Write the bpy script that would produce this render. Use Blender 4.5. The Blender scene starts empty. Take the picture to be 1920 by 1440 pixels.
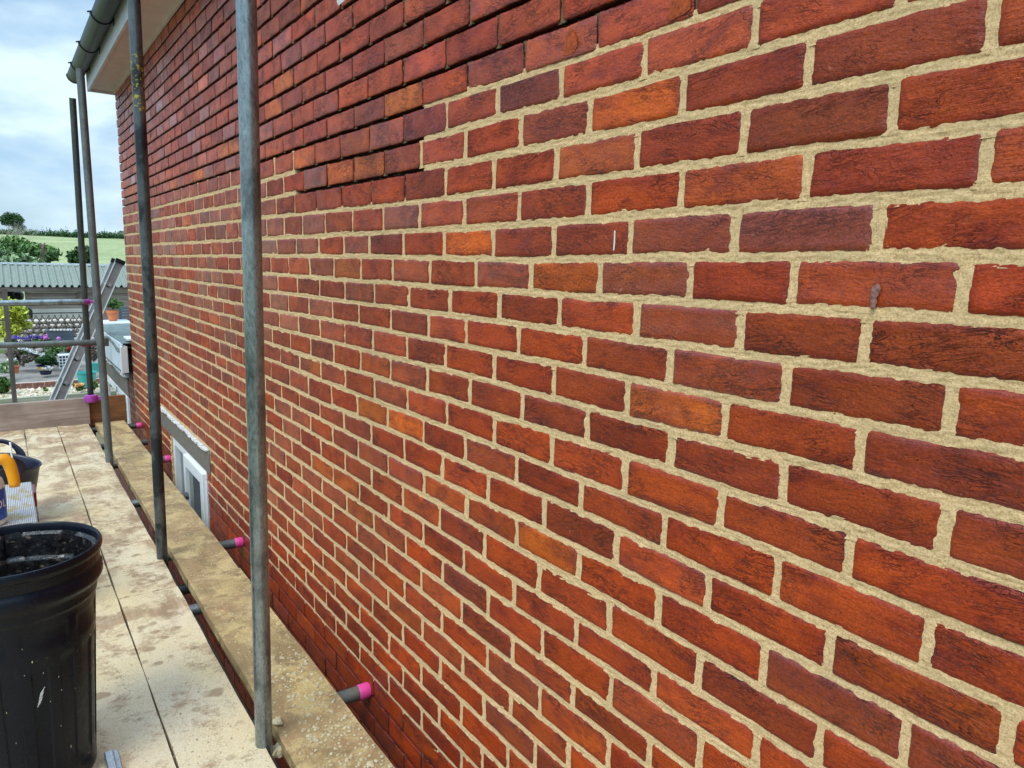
import bpy, bmesh, math, random
import numpy as np
from mathutils import Vector, Matrix
R = math.radians
rng = np.random.RandomState(7)
random.seed(11)
S = bpy.context.scene
COL = S.collection

# ------------------------------------------------------------------ camera
YAW, PITCH, ROLL, FPX = 0.624650663, -0.162323259, 0.023065932, 1330.138
CAM = Vector((-0.942621, 0.0, 0.0))
FW = Vector((math.sin(YAW)*math.cos(PITCH), math.cos(YAW)*math.cos(PITCH), math.sin(PITCH)))
r0 = Vector((math.cos(YAW), -math.sin(YAW), 0)); u0 = r0.cross(FW)
RT = math.cos(ROLL)*r0 + math.sin(ROLL)*u0
UP = -math.sin(ROLL)*r0 + math.cos(ROLL)*u0
cam = bpy.data.cameras.new('camera'); camo = bpy.data.objects.new('camera', cam); COL.objects.link(camo)
cam.sensor_width = 36; cam.lens = FPX/1920*36; cam.clip_start = .02; cam.clip_end = 6000
M = Matrix((RT, UP, -FW)).transposed().to_4x4(); M.translation = CAM
camo.matrix_world = M; S.camera = camo

# ------------------------------------------------------------------ sky, sun, exposure
SUN_EL, SUN_AZ = 55, 240          # azimuth: direction the light comes from, degrees clockwise from +Y
W = bpy.data.worlds.new('World'); S.world = W; W.use_nodes = True
nt = W.node_tree; nt.nodes.clear()
def N(t, typ, **k):
    n = t.nodes.new(typ)
    for a, b in k.items(): setattr(n, a, b)
    return n
out = N(nt, 'ShaderNodeOutputWorld'); bg = N(nt, 'ShaderNodeBackground'); bg.inputs[1].default_value = .13
sky = N(nt, 'ShaderNodeTexSky', sky_type='NISHITA'); sky.sun_disc = False
sky.sun_elevation = R(SUN_EL); sky.sun_rotation = R(SUN_AZ); sky.air_density = 1.1; sky.dust_density = .6; sky.ozone_density = 1.6
tc = N(nt, 'ShaderNodeTexCoord'); sep = N(nt, 'ShaderNodeSeparateXYZ'); nt.links.new(tc.outputs['Generated'], sep.inputs[0])
mp = N(nt, 'ShaderNodeMapping'); mp.inputs['Scale'].default_value = (1, 1, 2.6); mp.inputs['Location'].default_value = (2.3, .4, .1)
nt.links.new(tc.outputs['Generated'], mp.inputs[0])
nz = N(nt, 'ShaderNodeTexNoise'); nz.inputs['Scale'].default_value = 4.2; nz.inputs['Detail'].default_value = 9; nz.inputs['Roughness'].default_value = .52; nz.inputs['Distortion'].default_value = .35
nt.links.new(mp.outputs[0], nz.inputs[0])
cr = N(nt, 'ShaderNodeValToRGB'); cr.color_ramp.elements[0].position = .40; cr.color_ramp.elements[1].position = .58
cr.color_ramp.elements[0].color = (.12, .12, .12, 1); cr.color_ramp.elements[1].color = (.97, .97, .97, 1)
nt.links.new(nz.outputs['Fac'], cr.inputs[0])
nz2 = N(nt, 'ShaderNodeTexNoise'); nz2.inputs['Scale'].default_value = 9; nz2.inputs['Detail'].default_value = 6
nt.links.new(mp.outputs[0], nz2.inputs[0])
cc = N(nt, 'ShaderNodeValToRGB'); cc.color_ramp.elements[0].position = .3; cc.color_ramp.elements[1].position = .62
cc.color_ramp.elements[0].color = (2.8, 4.1, 5.5, 1); cc.color_ramp.elements[1].color = (4.9, 6.1, 6.4, 1)
nt.links.new(nz2.outputs['Fac'], cc.inputs[0])
skm = N(nt, 'ShaderNodeMix', data_type='RGBA', blend_type='MULTIPLY'); skm.inputs[0].default_value = 1
skm.inputs[7].default_value = (.95, .97, 1, 1)
bl = N(nt, 'ShaderNodeMix', data_type='RGBA'); bl.inputs[0].default_value = .65
zr = N(nt, 'ShaderNodeValToRGB'); zr.color_ramp.elements[0].color = (2.3, 3.5, 4.7, 1); zr.color_ramp.elements[1].color = (1.6, 2.9, 4.7, 1); zr.color_ramp.elements[1].position = .35
nt.links.new(sep.outputs[2], zr.inputs[0]); nt.links.new(sky.outputs[0], bl.inputs[6]); nt.links.new(zr.outputs[0], bl.inputs[7])
nt.links.new(bl.outputs[2], skm.inputs[6])
mx = N(nt, 'ShaderNodeMix', data_type='RGBA'); nt.links.new(cr.outputs[0], mx.inputs[0])
nt.links.new(skm.outputs[2], mx.inputs[6]); nt.links.new(cc.outputs[0], mx.inputs[7])
zb = N(nt, 'ShaderNodeMapRange'); zb.inputs[1].default_value = .36; zb.inputs[2].default_value = .85; zb.inputs[3].default_value = 1; zb.inputs[4].default_value = 2.6
nt.links.new(sep.outputs[2], zb.inputs[0])
vs = N(nt, 'ShaderNodeVectorMath', operation='SCALE'); nt.links.new(mx.outputs[2], vs.inputs[0]); nt.links.new(zb.outputs[0], vs.inputs['Scale'])   # an overcast sky is brightest overhead
nt.links.new(vs.outputs[0], bg.inputs[0]); nt.links.new(bg.outputs[0], out.inputs[0])
sun = bpy.data.lights.new('sun', 'SUN'); sun.energy = 1.5; sun.angle = R(24); sun.color = (1, .95, .87)
so = bpy.data.objects.new('sun', sun); COL.objects.link(so)
sd = Vector((math.sin(R(SUN_AZ))*math.cos(R(SUN_EL)), math.cos(R(SUN_AZ))*math.cos(R(SUN_EL)), math.sin(R(SUN_EL))))
so.rotation_euler = sd.to_track_quat('Z', 'Y').to_euler(); so.location = (-20, 0, 20)
S.view_settings.view_transform = 'Standard'; S.view_settings.look = 'None'
S.view_settings.gamma = 1; S.view_settings.exposure = 0.45; S.view_settings.use_curve_mapping = False

# ------------------------------------------------------------------ helpers
def at(px, py, Y):
    d = FW + (px-960)/FPX*RT - (py-720)/FPX*UP
    return CAM + d*((Y-CAM.y)/d.y)
def on(px, py, axis, v):
    d = FW + (px-960)/FPX*RT - (py-720)/FPX*UP
    return CAM + d*((v-CAM[axis])/d[axis])
def tag(o, label=None, cat=None, group=None, kind=None):
    if label: o['label'] = label
    if cat: o['category'] = cat
    if group: o['group'] = group
    if kind: o['kind'] = kind
    return o
def empty(name, loc):
    o = bpy.data.objects.new(name, None); COL.objects.link(o); o.location = loc; o.empty_display_size = .1; return o
def mesh(name, V, F, mat, parent=None, loc=None, smooth=False, attrs=None, bevel=0):
    V = np.asarray([tuple(v) for v in V], dtype=float) if not isinstance(V, np.ndarray) else V
    if parent is not None: org = np.array(parent_loc(parent))
    elif loc is not None: org = np.array(tuple(loc))
    else: org = np.zeros(3)
    me = bpy.data.meshes.new(name)
    me.from_pydata((V-org).tolist(), [], F if not isinstance(F, np.ndarray) else F.tolist())
    mats = mat if isinstance(mat, (list, tuple)) else [mat]
    for m in mats: me.materials.append(m)
    if attrs:
        for k, (typ, arr) in attrs.items():
            a = me.attributes.new(k, typ, 'POINT')
            a.data.foreach_set('color' if typ == 'FLOAT_COLOR' else 'value', np.asarray(arr, dtype=np.float32).ravel())
    if smooth: me.polygons.foreach_set('use_smooth', [True]*len(me.polygons))
    me.update()
    if bevel:
        bm = bmesh.new(); bm.from_mesh(me)
        bmesh.ops.remove_doubles(bm, verts=bm.verts, dist=1e-6)
        bmesh.ops.bevel(bm, geom=[e for e in bm.edges], offset=bevel, segments=2, affect='EDGES', profile=.5)
        bm.to_mesh(me); bm.free()
    o = bpy.data.objects.new(name, me); COL.objects.link(o)
    if parent is not None: o.parent = parent
    else: o.location = Vector(org.tolist())
    return o
def parent_loc(p):
    v = Vector((0, 0, 0))
    while p is not None: v += p.location; p = p.parent
    return v
class MB:
    def __init__(s): s.V = []; s.F = []
    def add(s, V, F):
        b = len(s.V); s.V += [Vector(v) for v in V]; s.F += [[i+b for i in f] for f in F]; return s
    def box(s, x0, x1, y0, y1, z0, z1):
        return s.add([(x0,y0,z0),(x1,y0,z0),(x1,y1,z0),(x0,y1,z0),(x0,y0,z1),(x1,y0,z1),(x1,y1,z1),(x0,y1,z1)],
                     [(0,3,2,1),(4,5,6,7),(0,1,5,4),(1,2,6,5),(2,3,7,6),(3,0,4,7)])
    def beam(s, a, b, w, h, up=(0, 0, 1)):
        a = Vector(a); b = Vector(b); d = (b-a).normalized(); up = Vector(up)
        x = d.cross(up)
        if x.length < 1e-4: x = d.cross(Vector((1, 0, 0)))
        x.normalize(); y = x.cross(d)
        V = [p+x*w*i/2+y*h*j/2 for p in (a, b) for i, j in ((-1,-1),(1,-1),(1,1),(-1,1))]
        return s.add(V, [(0,1,2,3),(7,6,5,4),(0,4,5,1),(1,5,6,2),(2,6,7,3),(3,7,4,0)])
    def tube(s, a, b, r, n=24, wall=0, r2=None, rings=1):
        a = Vector(a); b = Vector(b); d = (b-a).normalized()
        x = d.cross(Vector((0, 0, 1)))
        if x.length < 1e-3: x = Vector((1, 0, 0))
        x.normalize(); y = d.cross(x); r2 = r if r2 is None else r2
        V = []
        for k in range(rings+1):
            t = k/rings; p = a.lerp(b, t); rr = r+(r2-r)*t
            V += [p+x*rr*math.cos(2*math.pi*i/n)+y*rr*math.sin(2*math.pi*i/n) for i in range(n)]
        F = [(k*n+i, k*n+(i+1) % n, (k+1)*n+(i+1) % n, (k+1)*n+i) for k in range(rings) for i in range(n)]
        if wall:
            L = len(V)
            for p, rr in ((b, r2), (b-d*.15, r2)):
                V += [p+x*(rr-wall)*math.cos(2*math.pi*i/n)+y*(rr-wall)*math.sin(2*math.pi*i/n) for i in range(n)]
            T = rings*n
            F += [(T+i, T+(i+1) % n, L+(i+1) % n, L+i) for i in range(n)]
            F += [(L+i, L+(i+1) % n, L+n+(i+1) % n, L+n+i) for i in range(n)]
            F.append(tuple(L+n+i for i in range(n)))
        else: F.append(tuple(rings*n+i for i in range(n)))
        F.append(tuple(reversed(range(n))))
        return s.add(V, F)
    def lathe(s, prof, c, n=48, closed=False, fn=None):
        c = Vector(c); V = []
        for j, (r, z) in enumerate(prof):
            for i in range(n):
                a = 2*math.pi*i/n
                rr = r + (fn(a, j, z) if fn else 0)
                V.append(c+Vector((rr*math.cos(a), rr*math.sin(a), z)))
        F = [(j*n+i, j*n+(i+1) % n, (j+1)*n+(i+1) % n, (j+1)*n+i) for j in range(len(prof)-1) for i in range(n)]
        return s.add(V, F)
    def build(s, name, mat, parent=None, loc=None, smooth=False, bevel=0):
        o = mesh(name, s.V, s.F, mat, parent, loc, smooth, None, bevel)
        return o
def autosmooth(o, ang=35):
    me = o.data
    me.polygons.foreach_set('use_smooth', [True]*len(me.polygons))
    bm = bmesh.new(); bm.from_mesh(me)
    for e in bm.edges:
        if len(e.link_faces) == 2 and e.calc_face_angle(0) > R(ang): e.smooth = False
    bm.to_mesh(me); bm.free(); return o

# ------------------------------------------------------------------ materials
MAT = {}
class G:
    """tiny node graph writer"""
    def __init__(s, name, rough=.6, metal=0, spec=.5):
        m = bpy.data.materials.new(name); m.use_nodes = True; s.m = m; s.t = m.node_tree; s.t.nodes.clear(); MAT[name] = m
        s.o = N(s.t, 'ShaderNodeOutputMaterial'); s.b = N(s.t, 'ShaderNodeBsdfPrincipled'); s.t.links.new(s.b.outputs[0], s.o.inputs[0])
        s.b.inputs['Roughness'].default_value = rough; s.b.inputs['Metallic'].default_value = metal
        s.b.inputs['Specular IOR Level'].default_value = spec
        s.geo = N(s.t, 'ShaderNodeNewGeometry'); s.pos = s.geo.outputs['Position']
    def L(s, a, b): s.t.links.new(a, b)
    def set(s, sock, v):
        if hasattr(v, 'links') or hasattr(v, 'is_linked'): s.L(v, sock)
        else: sock.default_value = v
    def map(s, scale, off=None, src=None):
        n = N(s.t, 'ShaderNodeMapping'); s.L(src or s.pos, n.inputs[0]); n.inputs['Scale'].default_value = scale
        if off is not None: s.set(n.inputs['Location'], off)
        return n.outputs[0]
    def noise(s, scale=5, detail=3, rough=.5, dist=0, vec=None):
        n = N(s.t, 'ShaderNodeTexNoise'); s.L(vec or s.pos, n.inputs[0])
        n.inputs['Scale'].default_value = scale; n.inputs['Detail'].default_value = detail; n.inputs['Roughness'].default_value = rough; n.inputs['Distortion'].default_value = dist
        return n.outputs['Fac']
    def vor(s, scale=5, vec=None, feat='F1', out='Distance', rnd=1):
        n = N(s.t, 'ShaderNodeTexVoronoi', feature=feat); s.L(vec or s.pos, n.inputs[0]); n.inputs['Scale'].default_value = scale; n.inputs['Randomness'].default_value = rnd
        return n.outputs[out]
    def ramp(s, f, *st):
        n = N(s.t, 'ShaderNodeValToRGB'); s.L(f, n.inputs[0]); e = n.color_ramp.elements
        while len(e) < len(st): e.new(.5)
        for q, (p, c) in zip(e, st):
            q.position = p; c = (c, c, c) if isinstance(c, (int, float)) else c; q.color = (*c, 1)
        return n.outputs[0]
    def mix(s, f, a, b, mode='MIX'):
        n = N(s.t, 'ShaderNodeMix', data_type='RGBA', blend_type=mode)
        s.set(n.inputs[0], f)
        for i, v in ((6, a), (7, b)):
            if isinstance(v, tuple): n.inputs[i].default_value = (*v, 1)
            else: s.L(v, n.inputs[i])
        return n.outputs[2]
    def math(s, op, a, b=0, c=None):
        n = N(s.t, 'ShaderNodeMath', operation=op); s.set(n.inputs[0], a); s.set(n.inputs[1], b)
        if c is not None: s.set(n.inputs[2], c)
        return n.outputs[0]
    def attr(s, name, o='Fac'):
        n = N(s.t, 'ShaderNodeAttribute', attribute_name=name); return n.outputs[o]
    def sepp(s, src=None):
        n = N(s.t, 'ShaderNodeSeparateXYZ'); s.L(src or s.pos, n.inputs[0]); return n.outputs
    def bump(s, h, dist=.002, strength=1):
        n = N(s.t, 'ShaderNodeBump'); s.L(h, n.inputs['Height']); n.inputs['Distance'].default_value = dist; n.inputs['Strength'].default_value = strength
        s.L(n.outputs[0], s.b.inputs['Normal'])
    def col(s, c):
        if isinstance(c, tuple): s.b.inputs['Base Color'].default_value = (*c, 1)
        else: s.L(c, s.b.inputs['Base Color'])
        return s
    def rough(s, r): s.set(s.b.inputs['Roughness'], r)
def simple(name, c, rough=.6, metal=0, var=.25, scale=20, bump=.0, spec=.5):
    g = G(name, rough, metal, spec)
    n = g.noise(scale, 5, .6)
    d = tuple(x*(1-var) for x in c); l = tuple(min(1, x*(1+var)) for x in c)
    g.col(g.ramp(n, (.3, d), (.7, l)))
    if bump: g.bump(g.noise(scale*8, 4, .6), bump)
    return g.m

# brick
g = G('brick_face', .5, 0, .5)
seedv = N(g.t, 'ShaderNodeCombineXYZ'); sd_ = g.attr('seed')
for i, k in enumerate((37.0, 91.0, 53.0)): g.L(g.math('MULTIPLY', sd_, k), seedv.inputs[i])
va = N(g.t, 'ShaderNodeVectorMath', operation='ADD'); g.L(g.pos, va.inputs[0]); g.L(seedv.outputs[0], va.inputs[1]); P = va.outputs[0]
base = g.attr('bcol', 'Color'); gl = g.attr('bcol', 'Alpha'); ed = g.attr('edge')
big = g.noise(7, 3, .55, .6, g.map((1, .7, 1.6), None, P))
c1 = g.mix(g.ramp(big, (.42, 0), (.62, .8)), base, g.mix(1.0, base, (1.45, 1.5, 1.05), 'MULTIPLY'))
ms = g.noise(16, 4, .6, .4, P)
edm = g.math('MULTIPLY', g.ramp(ed, (0, 1), (.55, 0)), g.ramp(ms, (.36, 0), (.62, .85)))
c2 = g.mix(edm, c1, (.17, .042, .038))
pm = g.noise(11, 4, .6, .5, g.map((1, 1, 1.7), (3, 7, 1), P))
c2 = g.mix(g.ramp(pm, (.52, 0), (.68, .6)), c2, (.15, .030, .024))
# creases of hand-thrown clay, tilted a little differently on every brick
rv_ = N(g.t, 'ShaderNodeCombineXYZ'); g.L(g.math('MULTIPLY', g.math('SUBTRACT', sd_, .5), .55), rv_.inputs[0])
prot = N(g.t, 'ShaderNodeMapping'); g.L(P, prot.inputs[0]); g.L(rv_.outputs[0], prot.inputs['Rotation']); PR = prot.outputs[0]
cv = g.map((1, 13, 62), None, PR)
cn = g.noise(1.0, 3.5, .6, .9, cv)
rid = g.math('ABSOLUTE', g.math('SUBTRACT', cn, .5))
crease = g.ramp(rid, (0, 1), (.026, 0))
cn2 = g.noise(1.0, 3, .6, .8, g.map((1, 40, 130), (5, 5, 5), PR))
crease2 = g.ramp(g.math('ABSOLUTE', g.math('SUBTRACT', cn2, .5)), (0, 1), (.022, 0))
cm = g.ramp(g.noise(10, 3, .5, .3, g.map((1, 1, 1.5), (9, 2, 4), P)), (.47, 0), (.66, 1))
drag = g.noise(1.0, 4, .65, .3, g.map((1, 38, 330), (2, 2, 2), PR))
cre = g.math('MULTIPLY', g.math('MAXIMUM', crease, g.math('MULTIPLY', crease2, .7)), cm)
pit = g.ramp(g.vor(95, P), (.05, 1), (.13, 0))
pitm = g.math('MULTIPLY', pit, g.ramp(g.noise(30, 2, .5, 0, P), (.55, 0), (.66, 1)))
dark = g.math('MAXIMUM', cre, pitm)
fine = g.noise(240, 3, .65, 0, P)
c3 = g.mix(g.math('MULTIPLY', dark, .78), c2, g.mix(1.0, c2, (.16, .14, .16), 'MULTIPLY'))
c3 = g.mix(.6, c3, g.ramp(fine, (.32, .22), (.68, .85)), 'SOFT_LIGHT')
c3 = g.mix(.32, c3, g.ramp(drag, (.32, .25), (.68, .8)), 'SOFT_LIGHT')
wm = g.ramp(g.noise(22, 5, .7, .3, g.map((1, 1, 1), (1, 8, 8), P)), (.70, 0), (.80, .35))
c3 = g.mix(wm, c3, (.55, .42, .36))
hsv = N(g.t, 'ShaderNodeHueSaturation'); hsv.inputs['Saturation'].default_value = 1.10; hsv.inputs['Value'].default_value = 1.06; g.L(c3, hsv.inputs['Color'])
g.col(hsv.outputs[0])
hh = g.math('ADD', g.math('MULTIPLY', dark, -1.3), g.math('ADD', g.math('ADD', g.math('MULTIPLY', fine, .34), g.math('MULTIPLY', drag, .28)), g.math('MULTIPLY', g.noise(70, 4, .6, .5, g.map((1, .7, 1.6), None, P)), .75)))
g.bump(hh, .0036, 1)
g.rough(g.math('SUBTRACT', g.ramp(g.noise(26, 3, .6, 0, P), (.3, .40), (.7, .62)), g.math('MULTIPLY', gl, .20)))
g.b.inputs['Specular IOR Level'].default_value = .36
g.L(g.math('MULTIPLY', gl, .9), g.b.inputs['Coat Weight']); g.b.inputs['Coat Roughness'].default_value = .3

g = G('mortar', .92, 0, .25)
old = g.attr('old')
gr = g.noise(330, 4, .7); st = g.noise(1, 4, .6, .3, g.map((1, 26, 420)))
mc = g.ramp(gr, (.30, (.35, .215, .088)), (.50, (.69, .462, .232)), (.72, (.84, .62, .36)))
mc = g.mix(g.ramp(g.noise(9, 4, .6), (.35, .0), (.7, .45)), mc, (.50, .375, .20))
mc = g.mix(g.ramp(g.vor(170), (.06, .7), (.15, 0)), mc, (.16, .13, .075))
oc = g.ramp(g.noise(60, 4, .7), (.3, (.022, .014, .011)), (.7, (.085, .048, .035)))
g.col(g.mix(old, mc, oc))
g.bump(g.math('ADD', g.math('MULTIPLY', gr, .6), g.math('MULTIPLY', st, .38)), .0018, 1.0)

def galv(name, c, rough=.42, metal=.55, dark=.3, tint=(.02, .025, .03), dth=(.5, .64)):
    g = G(name, rough, metal)
    n1 = g.noise(14, 6, .65, .3, g.map((1, 1, .5))); n2 = g.noise(160, 4, .7, 0, g.map((1, 1, .35)))
    cc = g.ramp(n1, (.3, tuple(x*.72 for x in c)), (.7, tuple(x*1.2 for x in c)))
    cc = g.mix(.5, cc, g.ramp(n2, (.35, .28), (.65, .75)), 'OVERLAY')
    cc = g.mix(g.math('MULTIPLY', g.ramp(g.noise(9, 5, .6, .5, g.map((1, 1, .6), (4, 4, 4))), (dth[0], 0), (dth[1], 1)), dark), cc, tint)
    sp = g.ramp(g.vor(120, g.map((1, 1, .8))), (.05, 1), (.11, 0))
    cc = g.mix(g.math('MULTIPLY', sp, g.ramp(g.noise(12, 2), (.55, 0), (.65, .7))), cc, (.55, .52, .45))
    g.rough(g.ramp(n2, (.3, rough-.08), (.7, rough+.15))); g.bump(n2, .0006, .7)
    g._c = cc; g.col(cc); return g
galv('galvanised_steel', (.27, .315, .33), .30, .8, .5)
gp = galv('worn_steel', (.11, .128, .135), .36, .6, .85, dth=(.46, .56))
z_ = gp.sepp()
yl = gp.math('MULTIPLY', gp.ramp(gp.noise(60, 4, .65, 1), (.555, 0), (.60, 1)),
     gp.math('MULTIPLY', gp.math('GREATER_THAN', z_[2], .60), gp.math('LESS_THAN', z_[2], .83)))
gp.col(gp.mix(gp.math('MULTIPLY', yl, .9), gp._c, (.50, .42, .03)))
galv('grey_steel', (.145, .163, .16), .42, .45, .3)
galv('dark_steel', (.068, .084, .080), .5, .35, .3)
galv('bright_steel', (.50, .53, .56), .3, .8, .2)

def board(name, brown, wetc, crust, cover=.5, spec=.4, yfar=0.0):
    g = G(name, .75, 0, spec)
    gr = g.noise(1, 5, .6, .8, g.map((75, 3.0, 30)))
    cc = g.ramp(gr, (.25, tuple(x*.75 for x in brown)), (.75, tuple(min(1, x*1.25) for x in brown)))
    # rosy and grey bare wood
    cc = g.mix(g.ramp(g.noise(4.5, 4, .6, .5, g.map((1, 1, 1), (5, 5, 1))), (.45, 0), (.65, .6)), cc, (brown[0]*1.02, brown[1]*.86, brown[2]*.92))
    wetm = g.ramp(g.noise(3.6, 5, .62, .7, g.map((1.2, .8, 1))), (.50, 0), (.60, 1))
    cc = g.mix(g.math('MULTIPLY', wetm, .65), cc, wetc)
    # cement crust lying over it, patchy at three scales
    n1 = g.noise(5.5, 5, .62, .8, g.map((1.1, .8, 1), (1, 9, 1))); n2 = g.noise(34, 5, .7, .6, g.map((.9, 1.3, 1))); n3 = g.noise(170, 4, .75)
    f = g.math('ADD', g.math('MULTIPLY', n1, .55), g.math('ADD', g.math('MULTIPLY', n2, .32), g.math('MULTIPLY', n3, .13)))
    yy = N(g.t, 'ShaderNodeMapRange'); g.L(g.sepp()[1], yy.inputs[0]); yy.inputs[1].default_value = 2.2; yy.inputs[2].default_value = 4.2; yy.inputs[3].default_value = 0; yy.inputs[4].default_value = yfar
    f = g.math('SUBTRACT', f, yy.outputs[0])
    cm = g.ramp(f, (cover-.05, 0), (cover+.045, 1))
    crc = g.ramp(g.noise(2.2, 4, .6), (.35, crust), (.65, (crust[0]*.97, crust[1]*.90, crust[2]*.72)))
    crc = g.mix(.5, crc, g.ramp(n3, (.35, .3), (.65, .72)), 'OVERLAY')
    cc = g.mix(g.math('MULTIPLY', cm, .9), cc, crc)
    pitn = g.ramp(g.vor(140), (.15, 1), (.25, 0))
    cc = g.mix(g.math('MULTIPLY', pitn, g.ramp(g.noise(20, 3), (.42, 0), (.55, .75))), cc, tuple(x*.55 for x in brown))
    # footprints and blots of wet mud
    bl = g.vor(17, g.map((1, 1.0, 1), (2, 3, 1)), 'SMOOTH_F1'); bm_ = g.math('MULTIPLY', g.ramp(bl, (.18, 1), (.27, 0)), g.ramp(g.noise(4, 3, .5, 0, g.map((1, 1, 1), (8, 1, 1))), (.50, 0), (.58, .8)))
    cc = g.mix(bm_, cc, tuple(x*.80 for x in brown))
    g.col(cc)
    pud = g.ramp(g.noise(4.2, 3, .55, .5, g.map((1.5, .8, 1), (3.3, 1.2, 0))), (.62, 0), (.655, 1))
    g.rough(g.math('SUBTRACT', .80, g.math('ADD', g.math('MULTIPLY', g.math('SUBTRACT', 1, cm), .30), g.math('MULTIPLY', pud, .32))))
    g.bump(g.math('MULTIPLY', g.math('ADD', g.math('ADD', g.math('MULTIPLY', gr, .4), g.math('MULTIPLY', cm, .5)), g.math('SUBTRACT', g.math('MULTIPLY', n3, .8), g.math('MULTIPLY', pitn, .5))), g.math('SUBTRACT', 1, g.math('MULTIPLY', pud, .9))), .0018, .9)
board('pale_board', (.42, .295, .165), (.29, .20, .11), (.72, .63, .455), .455, .4, .05)
board('wet_board', (.36, .25, .115), (.21, .15, .065), (.58, .46, .24), .52, .5, -.01)
def wood(name, lo, hi, ax=0, sc=1, bump=.0015, rough=.75):
    g = G(name, rough, 0, .35); s = [26*sc]*3; s[ax] = 1.6*sc
    n = g.noise(1, 6, .6, 1.2, g.map(tuple(s))); c = g.ramp(n, (.28, lo), (.72, hi))
    kn = g.ramp(g.vor(3.2*sc, g.map((1, 1, 1))), (.03, 1), (.09, 0)); c = g.mix(g.math('MULTIPLY', kn, .6), c, tuple(x*.35 for x in lo))
    c = g.mix(g.ramp(g.noise(5*sc, 4, .6), (.45, 0), (.7, .5)), c, tuple(x*.6 for x in lo))
    g.col(c); g.bump(n, bump); return g.m
wood('grey_plank', (.27, .20, .165), (.44, .36, .31)); wood('brown_plank', (.17, .07, .025), (.30, .14, .055), 0, 1)
wood('shed_timber', (.20, .155, .125), (.36, .30, .26), 0, .5); wood('pale_timber', (.42, .42, .36), (.62, .62, .54), 0, .4)
wood('sleeper_timber', (.22, .22, .15), (.42, .42, .32), 0, .5); wood('post_timber', (.10, .085, .07), (.20, .17, .14), 2, .6)
simple('concrete', (.155, .138, .11), .9, 0, .25, 45, .0012)
simple('flaked_paint', (.75, .77, .80), .5, 0, .3, 60, .003)
simple('white_upvc', (.78, .82, .84), .28, 0, .03, 6)
simple('white_fascia', (.60, .68, .76), .35, 0, .06, 8)
simple('soffit_paint', (.70, .57, .57), .6, 0, .10, 5, .0004)
simple('fascia_paint', (.62, .61, .66), .5, 0, .1, 8, .0004)
simple('felt_roof', (.13, .17, .165), .8, 0, .35, 14, .003)
simple('gutter_plastic', (.018, .027, .031), .36, 0, .25, 12, 0, .18)
simple('roof_tile', (.16, .07, .05), .8, 0, .3, 10, .004)
simple('wall_core', (.16, .085, .06), .9, 0, .3, 20, .002)
simple('pink_plastic', (.82, .07, .32), .42, 0, .12, 40)
simple('purple_plastic', (.33, .045, .34), .4, 0, .2, 60)
simple('crimson_plastic', (.26, .02, .07), .4, 0, .25, 60)
g = G('black_plastic', .27, 0, .22)
sc = g.ramp(g.noise(120, 4, .7, .8), (.62, 0), (.70, .5)); g.col(g.mix(g.math('MULTIPLY', sc, g.ramp(g.noise(9, 3), (.5, 0), (.65, 1))), (.003, .005, .011), (.16, .13, .10)))
g.rough(g.ramp(g.noise(22, 5, .6), (.3, .20), (.7, .42))); g.bump(g.noise(45, 4, .6), .0011)
g = G('slurry_plastic', .25, 0, .6)
g.col(g.mix(g.ramp(g.noise(40, 5, .7, .6, g.map((1, 1, 2.2))), (.58, 0), (.68, .6)), (.006, .006, .007), (.26, .21, .16)))
g.rough(g.ramp(g.noise(60, 3), (.3, .15), (.7, .5))); g.bump(g.noise(110, 3, .6), .0015)
simple('slurry', (.030, .028, .027), .07, 0, .3, 10, .0004)
simple('navy_rubber', (.012, .018, .040), .38, 0, .4, 18, .0006)
simple('orange_plastic', (.90, .36, .01), .32, 0, .05, 12)
simple('white_plastic', (.68, .68, .62), .4, 0, .08, 14)
simple('blue_label', (.008, .085, .46), .35, 0, .06, 14)
simple('label_white', (.85, .85, .85), .4, 0, .02, 14)
simple('red_paint', (.20, .008, .012), .25, 0, .3, 50)
g = G('ribbed_aluminium', .45, .35)
rb = N(g.t, 'ShaderNodeTexWave', wave_type='BANDS', bands_direction='X'); g.L(g.pos, rb.inputs[0]); rb.inputs['Scale'].default_value = 52
cc = g.mix(g.ramp(g.noise(9, 4, .6, .3), (.54, 0), (.62, .9)), g.ramp(rb.outputs['Fac'], (0, (.42, .44, .45)), (.5, (.66, .68, .70))), (.52, .41, .20))
g.col(cc); g.bump(rb.outputs['Fac'], .0025)
simple('aluminium', (.52, .53, .54), .35, .6, .15, 30)
simple('aluminium_web', (.30, .29, .28), .5, .3, .15, 30)
simple('sand_lump', (.58, .50, .32), .95, 0, .2, 60, .003)
simple('terracotta', (.45, .13, .06), .8, 0, .2, 12, .001)
simple('orange_clay', (.60, .17, .06), .8, 0, .15, 12, .001)
simple('navy_glaze', (.008, .02, .07), .2, 0, .3, 12)
simple('yellow_glaze', (.50, .36, .12), .4, 0, .4, 18)
simple('teal_plastic', (.04, .36, .33), .35, 0, .15, 8)
simple('slate_panel', (.085, .115, .15), .5, 0, .15, 4)
simple('grey_trough', (.10, .11, .13), .6, 0, .2, 6)
simple('pale_plastic', (.62, .68, .72), .5, 0, .15, 8)
simple('dark_plastic', (.012, .014, .018), .35, 0, .3, 8)
simple('bark', (.20, .15, .11), .9, 0, .35, 12, .01)
simple('pale_bark', (.34, .31, .26), .9, 0, .25, 9, .004)
simple('pale_stone', (.68, .63, .56), .9, 0, .3, 6, .004)
simple('patio_slab', (.24, .215, .19), .85, 0, .3, 2.2, .003)
simple('edging_brick', (.22, .085, .06), .85, 0, .35, 9, .003)
simple('edging_mortar', (.50, .42, .34), .9, 0, .2, 12, .003)
g = G('gravel_stones', .9, 0, .3)
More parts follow.
